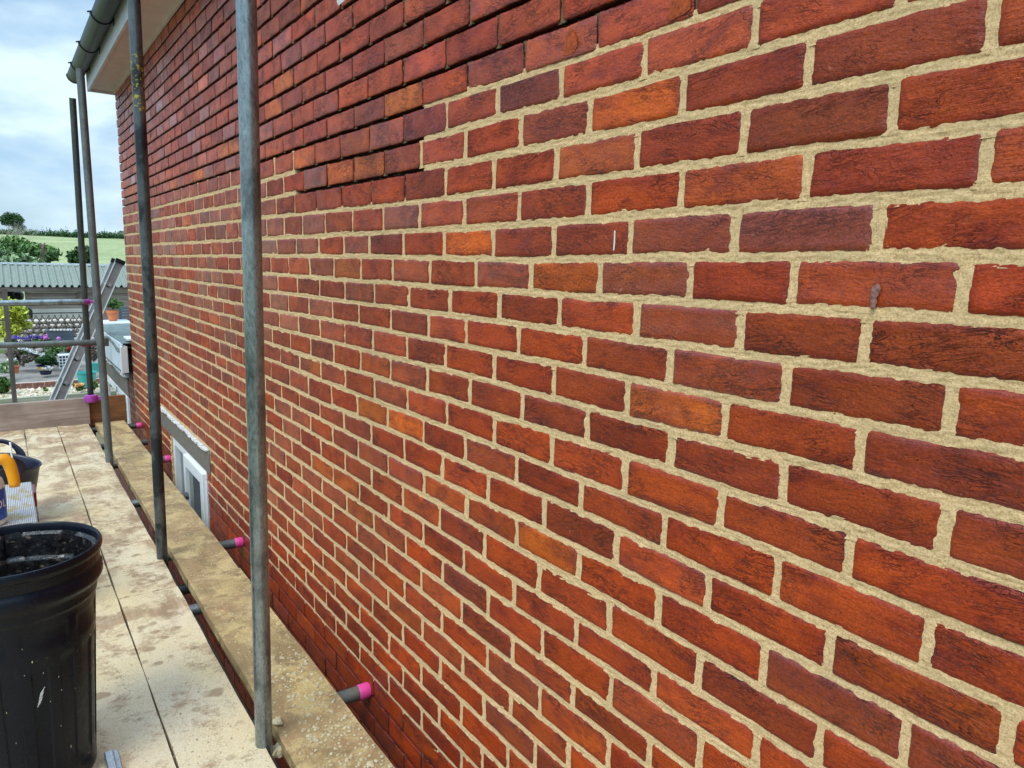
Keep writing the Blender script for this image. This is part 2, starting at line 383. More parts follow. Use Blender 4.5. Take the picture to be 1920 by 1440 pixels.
g.col(g.ramp(g.vor(15, None, 'F1', 'Color'), (.2, (.32, .25, .15)), (.5, (.60, .50, .34)), (.8, (.78, .72, .60)))); g.bump(g.vor(15), .03)
g = G('garden_ground', .95, 0, .2)
g.col(g.mix(g.ramp(g.noise(1.2, 4), (.45, 0), (.6, 1)), (.10, .15, .04), (.17, .13, .085))); g.bump(g.noise(20, 4), .03)
g = G('field_grass', .95, 0, .2)
f1 = g.noise(1, 5, .65, .4, g.map((.05, .09, .3))); f2 = g.noise(1, 5, .7, 0, g.map((.9, .35, 1)))
cc = g.mix(g.ramp(f1, (.35, 0), (.65, 1)), (.25, .29, .125), (.34, .375, .19))
cc = g.mix(.5, cc, g.ramp(f2, (.3, .3), (.7, .7)), 'OVERLAY'); g.col(cc)
def leafmat(name, a, b, c):
    g = G(name, .6, 0, .3); v = g.attr('lc'); g.col(g.ramp(v, (0, a), (.5, b), (1, c)))
    g.b.inputs['Subsurface Weight'].default_value = 0
    return g.m
leafmat('leaf_dark', (.012, .035, .012), (.03, .085, .02), (.07, .16, .04))
leafmat('leaf_mid', (.03, .075, .02), (.08, .17, .04), (.20, .32, .09))
leafmat('leaf_hedge', (.012, .045, .012), (.03, .10, .02), (.06, .17, .035))
leafmat('leaf_variegated', (.05, .11, .05), (.16, .26, .12), (.55, .66, .38))
leafmat('leaf_yellow', (.22, .25, .02), (.52, .56, .05), (.82, .84, .16))
leafmat('leaf_grey', (.10, .09, .07), (.19, .16, .13), (.34, .28, .24))
leafmat('petal_white', (.55, .58, .55), (.78, .80, .80), (.9, .9, .9))
leafmat('petal_purple', (.03, .02, .15), (.16, .11, .50), (.60, .50, .85))
leafmat('petal_pink', (.35, .06, .30), (.65, .18, .60), (.85, .5, .8))
leafmat('petal_red', (.25, .01, .02), (.50, .05, .05), (.25, .14, .05))
leafmat('petal_orange', (.55, .15, .03), (.80, .35, .10), (.9, .7, .4))
g = G('glass', .04, 0, .6); g.col((.02, .035, .035)); g.b.inputs['Coat Weight'].default_value = .6
g = G('corrugated_sheet', .7, 0, .4)
cc = g.mix(g.ramp(g.noise(5, 4), (.4, 0), (.7, .5)), (.215, .250, .205), (.165, .185, .165))
cc = g.mix(g.ramp(g.noise(6, 4, .6, .5, g.map((1, .5, .5), (3, 1, 1))), (.66, 0), (.72, .8)), cc, (.30, .17, .11)); g.col(cc)
simple('path_slab', (.035, .032, .028), .9, 0, .3, 3, .003)  # shade beneath the deck put into a near-black colour
g = G('extension_brick', .85, 0, .3)
cx_ = N(g.t, 'ShaderNodeCombineXYZ'); q_ = g.sepp(); g.L(q_[1], cx_.inputs[0]); g.L(q_[2], cx_.inputs[1])
bt = N(g.t, 'ShaderNodeTexBrick'); g.L(cx_.outputs[0], bt.inputs[0]); bt.inputs['Scale'].default_value = 1; bt.inputs['Brick Width'].default_value = .225; bt.inputs['Row Height'].default_value = .075; bt.inputs['Mortar Size'].default_value = .006
bt.inputs['Color1'].default_value = (.10, .035, .025, 1); bt.inputs['Color2'].default_value = (.16, .05, .035, 1); bt.inputs['Mortar'].default_value = (.20, .15, .11, 1)
g.col(bt.outputs[0]); g.bump(g.noise(120, 4), .002)

# ------------------------------------------------------------------ the gable wall: measured courses
Z0 = 0.39971
ST= [0.25, 0.35, 0.45, 0.55, 0.68, 0.8, 0.95, 1.1, 1.32, 1.56, 1.95, 2.5, 3.2, 7.3]
DZ= [[1.4, 0.6, 0.7, 0.8, 2.9, 2.7, 2.3, 2.8, 6.4, 10.3, 15.0, 21.3, 21.9, 58.0], [1.2, 4.2, 4.4, 4.5, 4.1, 3.2, 2.6, 3.7, 6.8, 7.9, 8.7, 15.6, 17.9, 55.0], [0.3, 0.8, 1.7, 2.8, 3.3, 2.4, 1.6, 2.3, 3.4, 3.1, 5.4, 9.8, 13.5, 45.0], [0.6, 0.5, 0.5, 0.6, 0.1, -1.1, -2.0, -1.8, -2.3, -4.0, -1.1, 5.5, 12.5, 35.0], [0.3, 0.6, 1.1, 1.2, 0.6, -0.7, -2.5, -4.4, -6.1, -5.6, -3.4, -3.0, -0.5, 15.0], [1.8, 1.5, 1.3, 1.1, 0.3, -0.8, -2.2, -3.6, -5.3, -5.0, -1.3, 1.1, 2.3, 0.0], [0.8, 1.0, 1.2, 0.9, 0.2, -0.5, -1.4, -2.3, -3.3, -3.3, -2.1, -2.3, 1.3, 0.0], [1.8, 1.7, 1.1, -0.1, -1.0, -0.8, -0.2, -0.0, -0.0, 0.5, 1.9, 2.0, 0.8, 0.0], [1.1, 0.7, 0.4, 0.2, 0.0, 0.3, 1.5, 2.4, 2.6, 3.2, 3.8, 2.8, -3.8, 0.0], [1.3, 0.8, 0.7, 1.1, 1.6, 0.9, -0.8, -0.8, 2.6, 5.3, 2.1, 0.1, -1.7, 0.0], [-4.0, -3.0, -2.1, -1.0, 1.4, 3.7, 4.6, 3.8, 1.8, 0.6, 1.1, -1.9, 0.5, 0.0], [-4.6, -3.7, -2.8, -1.4, -0.4, -1.1, -2.3, -1.7, 0.1, -0.0, -1.4, -1.5, 0.3, 0.0], [-6.4, -6.5, -6.2, -5.2, -2.9, 0.1, 3.8, 5.2, 2.9, -0.1, -1.6, -11.3, -6.7, 0.0], [-4.8, -4.3, -3.4, -2.4, -0.9, -0.4, -0.1, 0.3, -1.3, -4.4, -5.5, -1.6, -1.6, 0.0], [-2.2, -7.1, -6.6, -5.5, -3.5, -1.9, -0.4, -0.3, -1.2, -0.5, -0.6, -0.6, -1.0, 0.0], [-2.0, -1.9, -5.6, -4.7, -3.7, -3.4, -3.0, -3.6, -5.8, -2.1, -2.3, -2.3, -1.4, 0.0], [0.6, 0.5, 0.5, 1.5, 1.3, 1.5, 2.6, 1.9, -1.4, -1.0, -1.2, -1.3, 0.2, 0.0], [-1.4, -1.5, -1.5, -1.6, -5.4, -5.4, -4.8, -3.9, -3.1, -0.8, -0.8, -0.8, -1.3, 0.0], [1.5, 2.3, 2.3, 2.3, 2.3, 8.0, 7.8, 5.4, 1.1, -0.3, -0.5, -0.6, 1.2, 0.0], [-0.3, -0.3, 0.3, 0.4, 0.4, 0.4, 0.7, -0.6, -2.3, -0.9, -1.0, -1.0, -0.5, 0.0], [1.6, 1.6, 2.2, 2.7, 2.6, 2.6, 7.7, 6.0, 3.8, 0.8, 0.6, 0.6, 1.4, 0.0]]
JO= {0: (0, [0.495, 0.713, 0.938, 1.164, 1.388, 1.617]), 1: (-0.5, [0.389, 0.618, 0.846, 1.075, 1.3, 1.525]), 2: (0, [0.492, 0.717, 0.945, 1.173, 1.398, 1.62]), 3: (-0.5, [0.379, 0.605, 0.836, 1.07, 1.298, 1.525, 1.754, 1.983, 2.21, 2.447, 2.677, 2.893, 3.12]), 4: (0, [0.496, 0.721, 0.949, 1.173, 1.396, 1.626, 1.852, 2.083, 2.286, 2.516, 2.754, 2.988]), 5: (-0.5, [0.385, 0.614, 0.804, 1.027, 1.249, 1.469, 1.696, 1.921, 2.149, 2.376, 2.61, 2.848, 3.081]), 6: (0, [0.498, 0.698, 0.924, 1.146, 1.368, 1.591, 1.82, 2.051, 2.282, 2.514, 2.753, 2.992]), 7: (-0.5, [0.381, 0.61, 0.838, 1.064, 1.289, 1.512, 1.705, 1.936, 2.168, 2.397, 2.628, 2.864, 3.105]), 8: (0, [0.489, 0.715, 0.939, 1.158, 1.383, 1.61, 1.831, 2.062, 2.288, 2.52, 2.749, 2.989]), 9: (-0.5, [0.371, 0.6, 0.824, 1.046, 1.268, 1.489, 1.712, 1.938, 2.162, 2.392, 2.621, 2.854, 3.09]), 10: (0, [0.489, 0.71, 0.932, 1.158, 1.378, 1.603, 1.83, 2.057, 2.29, 2.52, 2.752, 2.989]), 11: (-0.5, [0.376, 0.598, 0.828, 1.057, 1.284, 1.51, 1.734, 1.962, 2.191, 2.422, 2.655, 2.876, 3.121]), 12: (-1, [0.276, 0.503, 0.725, 0.948, 1.175, 1.4, 1.622, 1.849, 2.08, 2.31, 2.54]), 13: (-0.5, [0.387, 0.607, 0.831, 1.054, 1.277, 1.499, 1.729, 1.958, 2.188]), 14: (0, [0.504, 0.731, 0.956, 1.189]), 15: (0.5, [0.607, 0.832, 1.055, 1.281]), 16: (1, [0.718, 0.943, 1.168]), 17: (1.5, [0.834, 1.058]), 18: (2, [0.941, 1.171])}

DZ = np.array(DZ)/1000; ST = np.array(ST)
HTOP, HBOT, YMIN, YMAX = -14, 38, -1.3, 7.30
def dzrow(h):
    if h < 0: return DZ[0]*.85 + .0006*math.sin(h*2.1)
    if h >= len(DZ): return 0.0015*np.sin(ST*3+h*1.7)
    return DZ[h]
beddz = {h: dzrow(h) for h in range(HTOP, HBOT+2)}
wob = {h: (rng.rand(4)*6.28, rng.rand(4)) for h in range(HTOP, HBOT+2)}
def bedz(h, y):
    ph, am = wob[h]
    f = (np.sin(y*5.1+ph[0])*am[0]+np.sin(y*11.3+ph[1])*am[1]+np.sin(y*23+ph[2])*am[2]*.7)*.0007
    return Z0 - h*.075 + np.interp(y, ST, beddz[h]) + f
WIN = (4.46, 5.54, -2.0, -1.262); LINT = (4.36, 5.93, -1.272, -1.122)
def joints_of(c):
    if c in JO:
        k0, ys = JO[c]; ys = list(ys); k = k0
    else:
        k0 = 0 if c % 2 == 0 else -.5; ys = [.4925+k0*.225+rng.normal(0, .004)]; k = k0
    while ys[0] > YMIN: ys.insert(0, ys[0]-.225+rng.normal(0, .003))
    kk = k+len(JO[c][1])-1 if c in JO else k
    while ys[-1] < YMAX+.3:
        kk += 1; nom = .4925+kk*.2268
        step = .2268+rng.normal(0, .0035)+(nom-ys[-1]-.2268)*.25
        if rng.rand() < .02: step -= .03
        ys.append(ys[-1]+step)
    ys = [v for v in ys if v < YMAX-.085]
    return ys
def bedfill(h, y):
    y = np.asarray(y)
    if h < 0: return np.zeros_like(y)
    if h == 0: return (y < 1.74)*1.
    if h in (1, 2): return ((y < 1.74) | (y > 2.74))*1.
    if h <= 24: return np.ones_like(y)
    return np.zeros_like(y)
def perpfill(c, y):
    if c < 0: return 0
    if c == 0: return 1 if (y < 1.7 or 2.73 < y < 5.2) else 0
    if c == 1: return 1 if (y < 1.8 or y > 2.7) else 0
    if c == 2: return 1 if (y < 1.68 or y > 2.7) else 0
    if c == 3: return 1
    return 1 if c <= 23 else 0
PAL = dict(R=(.305, .043, .012), D=(.235, .033, .010), M=(.20, .034, .018), O=(.44, .082, .015), S=(.35, .068, .027), G=(.235, .052, .030), P=(.27, .046, .022))
OV = []
def ov(c, gloss, *pts): OV.extend((on(x, y, 0, 0), c, gloss) for x, y in pts)
ov('O', .1, (1192,195), (755,190), (1060,518), (697,767), (760,785), (650,902), (602,872), (652,500), (877,455), (572,10), (652,300), (572,291), (690,297), (440,283), (420,293), (379,325), (320,352), (354,410), (442,398), (522,158), (505,195))
ov('S', .2, (1395,340), (1260,915), (1027,1027), (705,682), (580,682), (672,960), (1072,1360), (835,927), (785,937), (1000,1030))
ov('M', .2, (992,178), (690,212), (1360,880), (870,1112), (865,977), (985,455), (930,440), (1080,800), (1660,900), (640,840), (690,560), (620,495), (830,220), (940,1200))
ov('G', .5, (1500,430), (1205,525), (1385,520), (1275,440))
ov('P', .9, (1370,700)); ov('R', .95, (1288,612)); ov('S', .9, (1240,765))
ov('D', .1, (1530,215), (1660,300), (1390,160), (1450,810), (1640,120), (1700,640), (1620,740), (1690,1010), (1430,500), (1080,385), (1300,300))
bV, bF, bC, bE, bS = [], [], [], [], []
nv = 0
mV, mF, mO = [], [], []
mn = 0
def grid_faces(nr, nc, base, flip=False):
    i = np.arange(nr-1)[:, None]*nc + np.arange(nc-1)[None, :]
    a = i.ravel()+base
    f = np.stack([a, a+1, a+nc+1, a+nc], 1)
    return f[:, ::-1] if flip else f
def snoise(y, z, ph):
    return (np.sin(y*61+ph[0]+z*23)*.5+np.sin(z*140+ph[1]+y*17)*.5+np.sin(y*133+z*90+ph[2])*.35+np.sin(y*35-z*60+ph[3])*.6)/2
perps = []
for c in range(HTOP, HBOT):
    js = joints_of(c)
    edges = [YMIN]+js+[YMAX]
    zc = Z0-(c+.5)*.075
    for j in js: perps.append((c, j))
    for a, b in zip(edges[:-1], edges[1:]):
        mid = (a+b)/2
        segs = [(a, b)]
        for (y0, y1, z0, z1) in (WIN, LINT):
            if z0+.005 < zc < z1+.02:
                ns = []
                for (p, q) in segs:
                    if q <= y0 or p >= y1: ns.append((p, q)); continue
                    if p < y0-.03: ns.append((p, y0))
                    if q > y1+.03: ns.append((y1, q))
                segs = ns
        for (p, q) in segs:
            fil = perpfill(c, mid)
            jw = .0104+rng.normal(0, .0016) if fil else .0085+rng.normal(0, .0016)
            jw2 = .0104+rng.normal(0, .0016) if fil else .0085+rng.normal(0, .0016)
            ya, yb = p+jw/2, q-jw2/2
            if q >= YMAX: yb = YMAX+rng.normal(0, .004)
            jh1 = .0104+rng.normal(0, .0009); jh2 = .0104+rng.normal(0, .0009)
            if c < 0 or (c < 3 and 1.7 < mid < 2.75): jh1 = .0128 if not bedfill(c, mid) else jh1; jh2 = .0128 if not bedfill(c+1, mid) else jh2
            if c >= 24: jh1 = jh2 = .007
            L = yb-ya
            if L < .034: continue
            dist = math.sqrt(mid*mid+.9+zc*zc)
            cell = min(.03, max(.0042, .0040*dist))
            nu = max(3, int(L/cell)); nvv = max(3, int(.064/cell))
            du = np.concatenate([[0, .0022, .0062], np.linspace(.0115, L-.0115, nu), [L-.0062, L-.0022, L]])
            hz = .075-(jh1+jh2)/2
            dv = np.concatenate([[0, .0022, .0062], np.linspace(.0115, hz-.0115, nvv), [hz-.0062, hz-.0022, hz]])
            # extra skirt ring
            du = np.concatenate([[0, 0], du, [L, L]]); dv = np.concatenate([[0, 0], dv, [hz, hz]])
            U, V_ = np.meshgrid(du, dv)
            eu = np.minimum(U, L-U); ev = np.minimum(V_, hz-V_); e = np.maximum(np.minimum(eu, ev), 0)
            ph = rng.rand(8)*6.28
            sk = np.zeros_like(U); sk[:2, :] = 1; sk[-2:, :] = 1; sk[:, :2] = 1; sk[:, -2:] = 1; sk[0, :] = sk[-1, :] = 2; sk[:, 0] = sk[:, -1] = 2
            y = ya+U
            zt = bedz(c, np.clip(y, .05, None))-jh1/2; zb = bedz(c+1, np.clip(y, .05, None))+jh2/2
            z = zt-(zt-zb)*(V_/hz)
            # round corners and wobbling arrises
            cr2 = .006
            k = np.clip((cr2-eu)/cr2, 0, 1)*np.clip((cr2-ev)/cr2, 0, 1)
            y = y + np.where(U < L/2, 1, -1)*k*.0022; z = z + np.where(V_ < hz/2, -1, 1)*k*.0018
            fal = np.exp(-e/.007)
            w1 = (np.sin(y*47+ph[0])+np.sin(y*113+ph[1])*.6+np.sin(y*260+ph[6])*.5+rng.normal(0, .5, y.shape))*.00045
            w2 = (np.sin(z*90+ph[2])+np.sin(z*210+ph[3])*.6+np.sin(z*400+ph[7])*.5+rng.normal(0, .5, y.shape))*.00045
            z = z + w1*fal*np.where(V_ < hz/2, -1, 1)*(ev < .02); y = y + w2*fal*np.where(U < L/2, 1, -1)*(eu < .02)
            prd = rng.normal(0, .0010)+(-.0005)
            x = -prd*0 - .0005 + rng.normal(0, .0005) + .0060*(.30 if not fil else .85)*np.clip(1-e/.0062, 0, 1)**1.7 + snoise(y*1., z*1., ph[:4])*.0011
            x = x + (U/L-.5)*rng.normal(0, .0010)+(V_/hz-.5)*rng.normal(0, .0011)
            x = np.where(sk == 1, x+.0022, x); x = np.where(sk == 2, .045, x)
            code = None; gloss = max(0, rng.normal(.14, .2))
            for (P3, cd, gs) in OV:
                if p <= P3.y <= q and bedz(c+1, P3.y) < P3.z < bedz(c, P3.y): code = cd; gloss = gs
            if code is None:
                code = rng.choice(list('RRRRDDDMPPOSG'), p=[.21,.20,.18,.08,.09,.08,.06,.012,.034,.030,.004,.010,.010])
            col = np.array(PAL[code])*(.90 if c >= 0 else 1)*(1+rng.normal(0, .09))*(1+rng.normal(0, .05, 3))
            if c < 1: col = col*np.array([1.15, 1.25, 1.5]); gloss = max(gloss, .15)
            n = U.size
            bV.append(np.stack([x.ravel(), y.ravel(), z.ravel()], 1))
            bF.append(grid_faces(len(dv), len(du), nv)); nv += n
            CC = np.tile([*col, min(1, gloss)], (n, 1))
            if not fil: CC[sk.ravel() > 0] = (.03, .018, .014, 0)      # shade inside the raked joints, painted onto the brick sides
            elif not bedfill(c, mid) or not bedfill(c+1, mid): CC[sk.ravel() > 0] = (.05, .03, .02, 0)  # same painted joint shade, slightly weaker, where only a bed is raked
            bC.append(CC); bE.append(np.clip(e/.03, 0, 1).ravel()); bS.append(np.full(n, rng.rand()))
# mortar: a strip along every bed and one in every perpend
ysamp = [YMIN]
while ysamp[-1] < YMAX-.004: ysamp.append(ysamp[-1]+max(.0042, .0034*math.hypot(ysamp[-1], .95)))
ysamp = np.array(ysamp)
def mrand(shape, a): return rng.normal(0, a, shape)
def smooth1(a, ax):
    return (np.roll(a, 1, ax)+a*2+np.roll(a, -1, ax))/4
for h in range(HTOP, HBOT+1):
    segs = [(YMIN, YMAX-.01)]
    zc = Z0-h*.075
    for (y0, y1, z0, z1) in (WIN, LINT):
        if z0-.012 < zc < z1-.001:
            ns = []
            for p, q in segs:
                if q <= y0 or p >= y1: ns.append((p, q)); continue
                if p < y0: ns.append((p, y0))
                if q > y1: ns.append((y1, q))
            segs = ns
    for p, q in segs:
        y = ysamp[(ysamp > p) & (ysamp < q)]; y = np.concatenate([[p], y, [q]])
        offs = np.linspace(-.0145, .0145, 13)
        Y, O_ = np.meshgrid(y, offs)
        fil = bedfill(h, y); fil = np.convolve(np.pad(fil, 1, mode='edge'), [.25, .5, .25], 'valid')
        Fm = np.tile(fil, (len(offs), 1))
        n1 = smooth1(mrand(Y.shape, .0009), 1); n2 = mrand((len(offs), 1), .00022); n3 = smooth1(smooth1(smooth1(mrand(Y.shape, .0014), 1), 1), 0)
        base = np.clip(.0019+n1+n2+n3*.8, .0002, .0042)
        deep = .027 + smooth1(smooth1(mrand(Y.shape, .006), 1), 1)
        lump = (smooth1(rng.rand(*Y.shape), 1) > .80)*-.008
        deep = deep + lump
        if h >= 24: deep = .007+n1*2
        X = np.where(Fm > .5, base, deep)
        Z = bedz(h, Y)-O_*1.0
        mV.append(np.stack([X.ravel(), Y.ravel(), Z.ravel()], 1)); mF.append(grid_faces(len(offs), len(y), mn)); mn += X.size
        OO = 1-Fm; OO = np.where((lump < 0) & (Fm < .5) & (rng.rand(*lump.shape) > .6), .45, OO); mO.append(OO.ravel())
for c, yj in perps:
    zc = Z0-(c+.5)*.075
    if any(y0-.01 < yj < y1+.01 and z0 < zc < z1 for (y0, y1, z0, z1) in (WIN, LINT)): continue
    dist = math.hypot(yj, .95); step = max(.004, .0034*dist)
    zt = float(bedz(c, yj))-.003; zb = float(bedz(c+1, yj))+.003
    nz_ = max(4, int((zt-zb)/step)); no = 9 if dist < 3 else 5
    zz = np.linspace(zt, zb, nz_); offs = np.linspace(-.0125, .0125, no)
    O_, Z = np.meshgrid(offs, zz)
    f = perpfill(c, yj)
    n1 = smooth1(mrand(O_.shape, .0009), 0); n3 = smooth1(smooth1(mrand(O_.shape, .0014), 0), 1)
    X = np.clip(.0020+n1+n3*.8, .0003, .0042) if f else (.0062+n1*2+n3+(rng.rand(*O_.shape) > .93)*-.004)
    mV.append(np.stack([X.ravel(), (yj+O_).ravel(), Z.ravel()], 1)); mF.append(grid_faces(nz_, no, mn, True)); mn += X.size
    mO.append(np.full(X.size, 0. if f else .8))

HOUSE = empty('house', (0, 3.3, -3.4))
tag(HOUSE, 'red brick house wall half repointed with sand coloured mortar beside the scaffold', 'house')
hl = np.array((0, 3.3, -3.4))
def fastmesh(name, V, F, mats, parent, attrs, smooth=True):
    V = V-np.array(parent_loc(parent))
    me = bpy.data.meshes.new(name)
    me.vertices.add(len(V)); me.vertices.foreach_set('co', V.astype(np.float32).ravel())
    me.loops.add(F.size); me.loops.foreach_set('vertex_index', F.astype(np.int32).ravel())
    me.polygons.add(len(F)); me.polygons.foreach_set('loop_start', np.arange(0, F.size, 4, dtype=np.int32))
    me.update(calc_edges=True)
    for k, (t, a) in attrs.items():
        at_ = me.attributes.new(k, t, 'POINT'); at_.data.foreach_set('color' if t == 'FLOAT_COLOR' else 'value', np.asarray(a, np.float32).ravel())
    me.polygons.foreach_set('use_smooth', [smooth]*len(F))
    for m in mats: me.materials.append(m)
    me.validate()
    o = bpy.data.objects.new(name, me); COL.objects.link(o); o.parent = parent; return o
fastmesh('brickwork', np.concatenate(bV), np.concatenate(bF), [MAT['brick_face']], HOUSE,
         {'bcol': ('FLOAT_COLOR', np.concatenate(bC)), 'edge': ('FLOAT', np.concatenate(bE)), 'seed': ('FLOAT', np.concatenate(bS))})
fastmesh('mortar_joints', np.concatenate(mV), np.concatenate(mF), [MAT['mortar']], HOUSE, {'old': ('FLOAT', np.concatenate(mO))})
# backing structure with a real opening for the window
wy0, wy1, wz0, wz1 = WIN
m = MB().box(.03, .28, -3.5, wy0, -3.4, 1.43).box(.03, .28, wy1, 7.275, -3.4, 1.43).box(.03, .28, wy0, wy1, -3.4, wz0).box(.03, .28, wy0, wy1, wz1, 1.43)
m.box(.28, 8, 7.0, 7.275, -3.4, 1.43).box(.28, 8, -3.5, -3.25, -3.4, 1.43).box(7.75, 8, -3.25, 7.0, -3.4, 1.43).box(0.004, .03, YMIN-2.2, YMIN-.002, -3.4, 1.43).box(.004, .03, YMIN, 4.4, -3.4, Z0-38.2*.075).box(.004, .03, 5.6, 7.275, -3.4, Z0-38.2*.075)
m.build('wall_backing', MAT['wall_core'], HOUSE)
MB().box(-.006, .09, 4.362, 5.928, -1.264, -1.128).build('lintel', MAT['concrete'], HOUSE, bevel=.003)
# flaking pale ledge on the lintel
lv = MB(); y = 4.40
while y < 5.9:
    w = random.uniform(.02, .05); lv.box(-random.uniform(.010, .024), .01, y, y+w*1.05, -1.127+random.uniform(-.002, .002), -1.117+random.uniform(-.004, .006)); y += w
lv.build('lintel_ledge', MAT['flaked_paint'], HOUSE)
# window: fixed light beyond, casement this side
wf = MB().box(.0, .07, 5.455, 5.52, -2.0, -1.268).box(.0, .07, 4.485, 5.455, -1.320, -1.268).box(.0, .07, 4.485, 5.455, -2.0, -1.95).box(.0, .07, 5.04, 5.09, -1.95, -1.32).box(.0, .07, 4.485, 4.51, -1.95, -1.32)
wf = wf.build('window', MAT['white_upvc'], HOUSE, bevel=.004)
MB().box(.035, .041, 5.09, 5.455, -1.95, -1.32).build('pane', MAT['glass'], wf)
sash = MB().box(-.022, .02, 4.995, 5.06, -1.97, -1.29).box(-.022, .02, 4.50, 4.57, -1.97, -1.29).box(-.022, .02, 4.57, 4.995, -1.365, -1.29).box(-.022, .02, 4.57, 4.995, -1.97, -1.90)
sash = sash.build('sash', MAT['white_upvc'], wf, bevel=.005)
MB().box(.0, .006, 4.57, 4.995, -1.90, -1.365).build('sash_pane', MAT['glass'], wf)
MB().box(.26, .27, 4.4, 5.6, -2.5, -1.2).build('room_blind', MAT['concrete'], HOUSE)
mf = MB(); zz = -2.3
for s_ in range(46):
    y_ = 5.522+random.uniform(0, .01); z_ = -1.96+s_*.015
    mf.box(-.004-random.uniform(0, .01), .02, y_-.004, y_+random.uniform(.006, .03), z_, z_+.0155)
mf.build('reveal_mortar', MAT['mortar'], HOUSE)
# eaves
MB().box(-.185, .03, -3.6, 7.30, 1.425, 1.437).build('soffit', MAT['soffit_paint'], HOUSE)
MB().box(-.014, .0, -3.6, 7.28, 1.405, 1.4245).build('soffit_trim', MAT['soffit_paint'], HOUSE)
MB().box(-.205, -.1855, -3.6, 7.34, 1.405, 1.60).box(-.1855, .35, 7.302, 7.335, 1.405, 1.62).build('fascia', MAT['fascia_paint'], HOUSE, bevel=.002)
# tiled roof slope above the eaves
rv = MB()
for k in range(16):
    x0 = -.27+k*.27; z0_ = 1.60+k*.16
    rv.add([(x0,-3.7,z0_),(x0,7.42,z0_),(x0+.31,7.42,z0_+.175),(x0+.31,-3.7,z0_+.175),(x0,-3.7,z0_+.025),(x0,7.42,z0_+.025),(x0+.31,7.42,z0_+.20),(x0+.31,-3.7,z0_+.20)],
           [(0,1,2,3),(7,6,5,4),(0,4,5,1),(1,5,6,2),(2,6,7,3),(3,7,4,0)])
rv.build('roof', MAT['roof_tile'], HOUSE)
# half round gutter
def halfround(mb, cx, cz, y0, y1, ro, ri, n=20):
    V, F = [], []
    for yy in (y0, y1):
        for k in range(n+1): a = math.pi+math.pi*k/n; V.append((cx+ro*math.cos(a), yy, cz+ro*math.sin(a)))
        for k in range(n+1): a = 2*math.pi-math.pi*k/n; V.append((cx+ri*math.cos(a), yy, cz+ri*math.sin(a)))
    m_ = 2*(n+1)
    F = [(i, (i+1) % m_, (i+1) % m_+m_, i+m_) for i in range(m_)]
    F += [(i, i+1, m_-2-i, m_-1-i)[::-1] for i in range(n)] + [(i+m_, i+1+m_, 2*m_-2-i, 2*m_-1-i) for i in range(n)]
    mb.add(V, F)
gm = MB(); halfround(gm, -.272, 1.555, -3.6, 7.50, .062, .058); GUT = autosmooth(gm.build('gutter', MAT['gutter_plastic'], HOUSE))
gm = MB(); halfround(gm, -.272, 1.557, 7.475, 7.515, .067, .002); autosmooth(gm.build('gutter_end', MAT['gutter_plastic'], GUT))
for yb in (7.05, 6.35, 5.55, 4.75, 3.9):
    gm = MB(); halfround(gm, -.272, 1.556, yb-.016, yb+.016, .069, .0625); gm.box(-.2085, -.2055, yb-.02, yb+.02, 1.50, 1.58).beam((-.339, yb, 1.553), (-.342, yb, 1.562), .03, .004, (0, 1, 0)); autosmooth(gm.build('gutter_bracket', MAT['gutter_plastic'], GUT))
# details on the bricks: clay smear, chipped holes, broken corner
q = on(1642, 547, 0, -.002)
sm = MB()
for (a, b, r_) in ((0, .0, .0075), (.0015, -.006, .0062), (.001, -.013, .0058), (.0012, -.019, .0045), (-.002, .004, .006)):
    sm.lathe([(.0001, .003), (r_*.6, .0024), (r_, .0003)], (0, 0, 0), 10)
    for v in sm.V[-30:]:
        xx, yy, zz = v; v.x, v.y, v.z = q.x-zz-.001, q.y+a+xx*.8, q.z+b+yy*1.1
sm.build('clay_smear', simple('smear_clay', (.30, .15, .125), .6, 0, .4, 160, .002), HOUSE, smooth=True)

def patch(name, pts, mat, out=.0012):
    P3 = [on(x, y, 0, 0) for x, y in pts]; n = len(P3); c = sum(P3, Vector((0, 0, 0)))/n
    V = [Vector((-out*.4, p.y, p.z)) for p in P3]+[Vector((-out, c.y+(p.y-c.y)*.8, c.z+(p.z-c.z)*.8)) for p in P3]+[Vector((-out*.9, c.y, c.z))]
    V = [v+Vector((-.0012, 0, 0)) for v in V]
    F = [(i, (i+1) % n, (i+1) % n+n, i+n) for i in range(n)]+[(i+n, (i+1) % n+n, 2*n) for i in range(n)]
    return mesh(name, V, F, mat, HOUSE, smooth=True)
oc = simple('fresh_brick', (.50, .085, .015), .85, 0, .5, 120, .004)
patch('brick_chip', [(1069,52),(1076,58),(1083,72),(1084,86),(1078,97),(1066,104),(1057,105),(1058,92),(1063,70)], oc)
patch('brick_chip', [(1264,-12),(1297,-16),(1296,16),(1285,27),(1272,32),(1259,40),(1250,34),(1257,22),(1260,5)], oc)
wp = simple('white_spot', (.62, .62, .60), .6, 0, .2, 80)
patch('white_drip', [(1152.5,432),(1155,433),(1154.5,455),(1153,470),(1150.5,469),(1152,450)], wp, .0006)
patch('white_splash', [(634,-6),(654,-10),(645,3),(635,11),(632,3)], wp, .0006)
galv('spattered_steel', (.13, .15, .15), .45, .4, .35, tint=(.34, .28, .15))

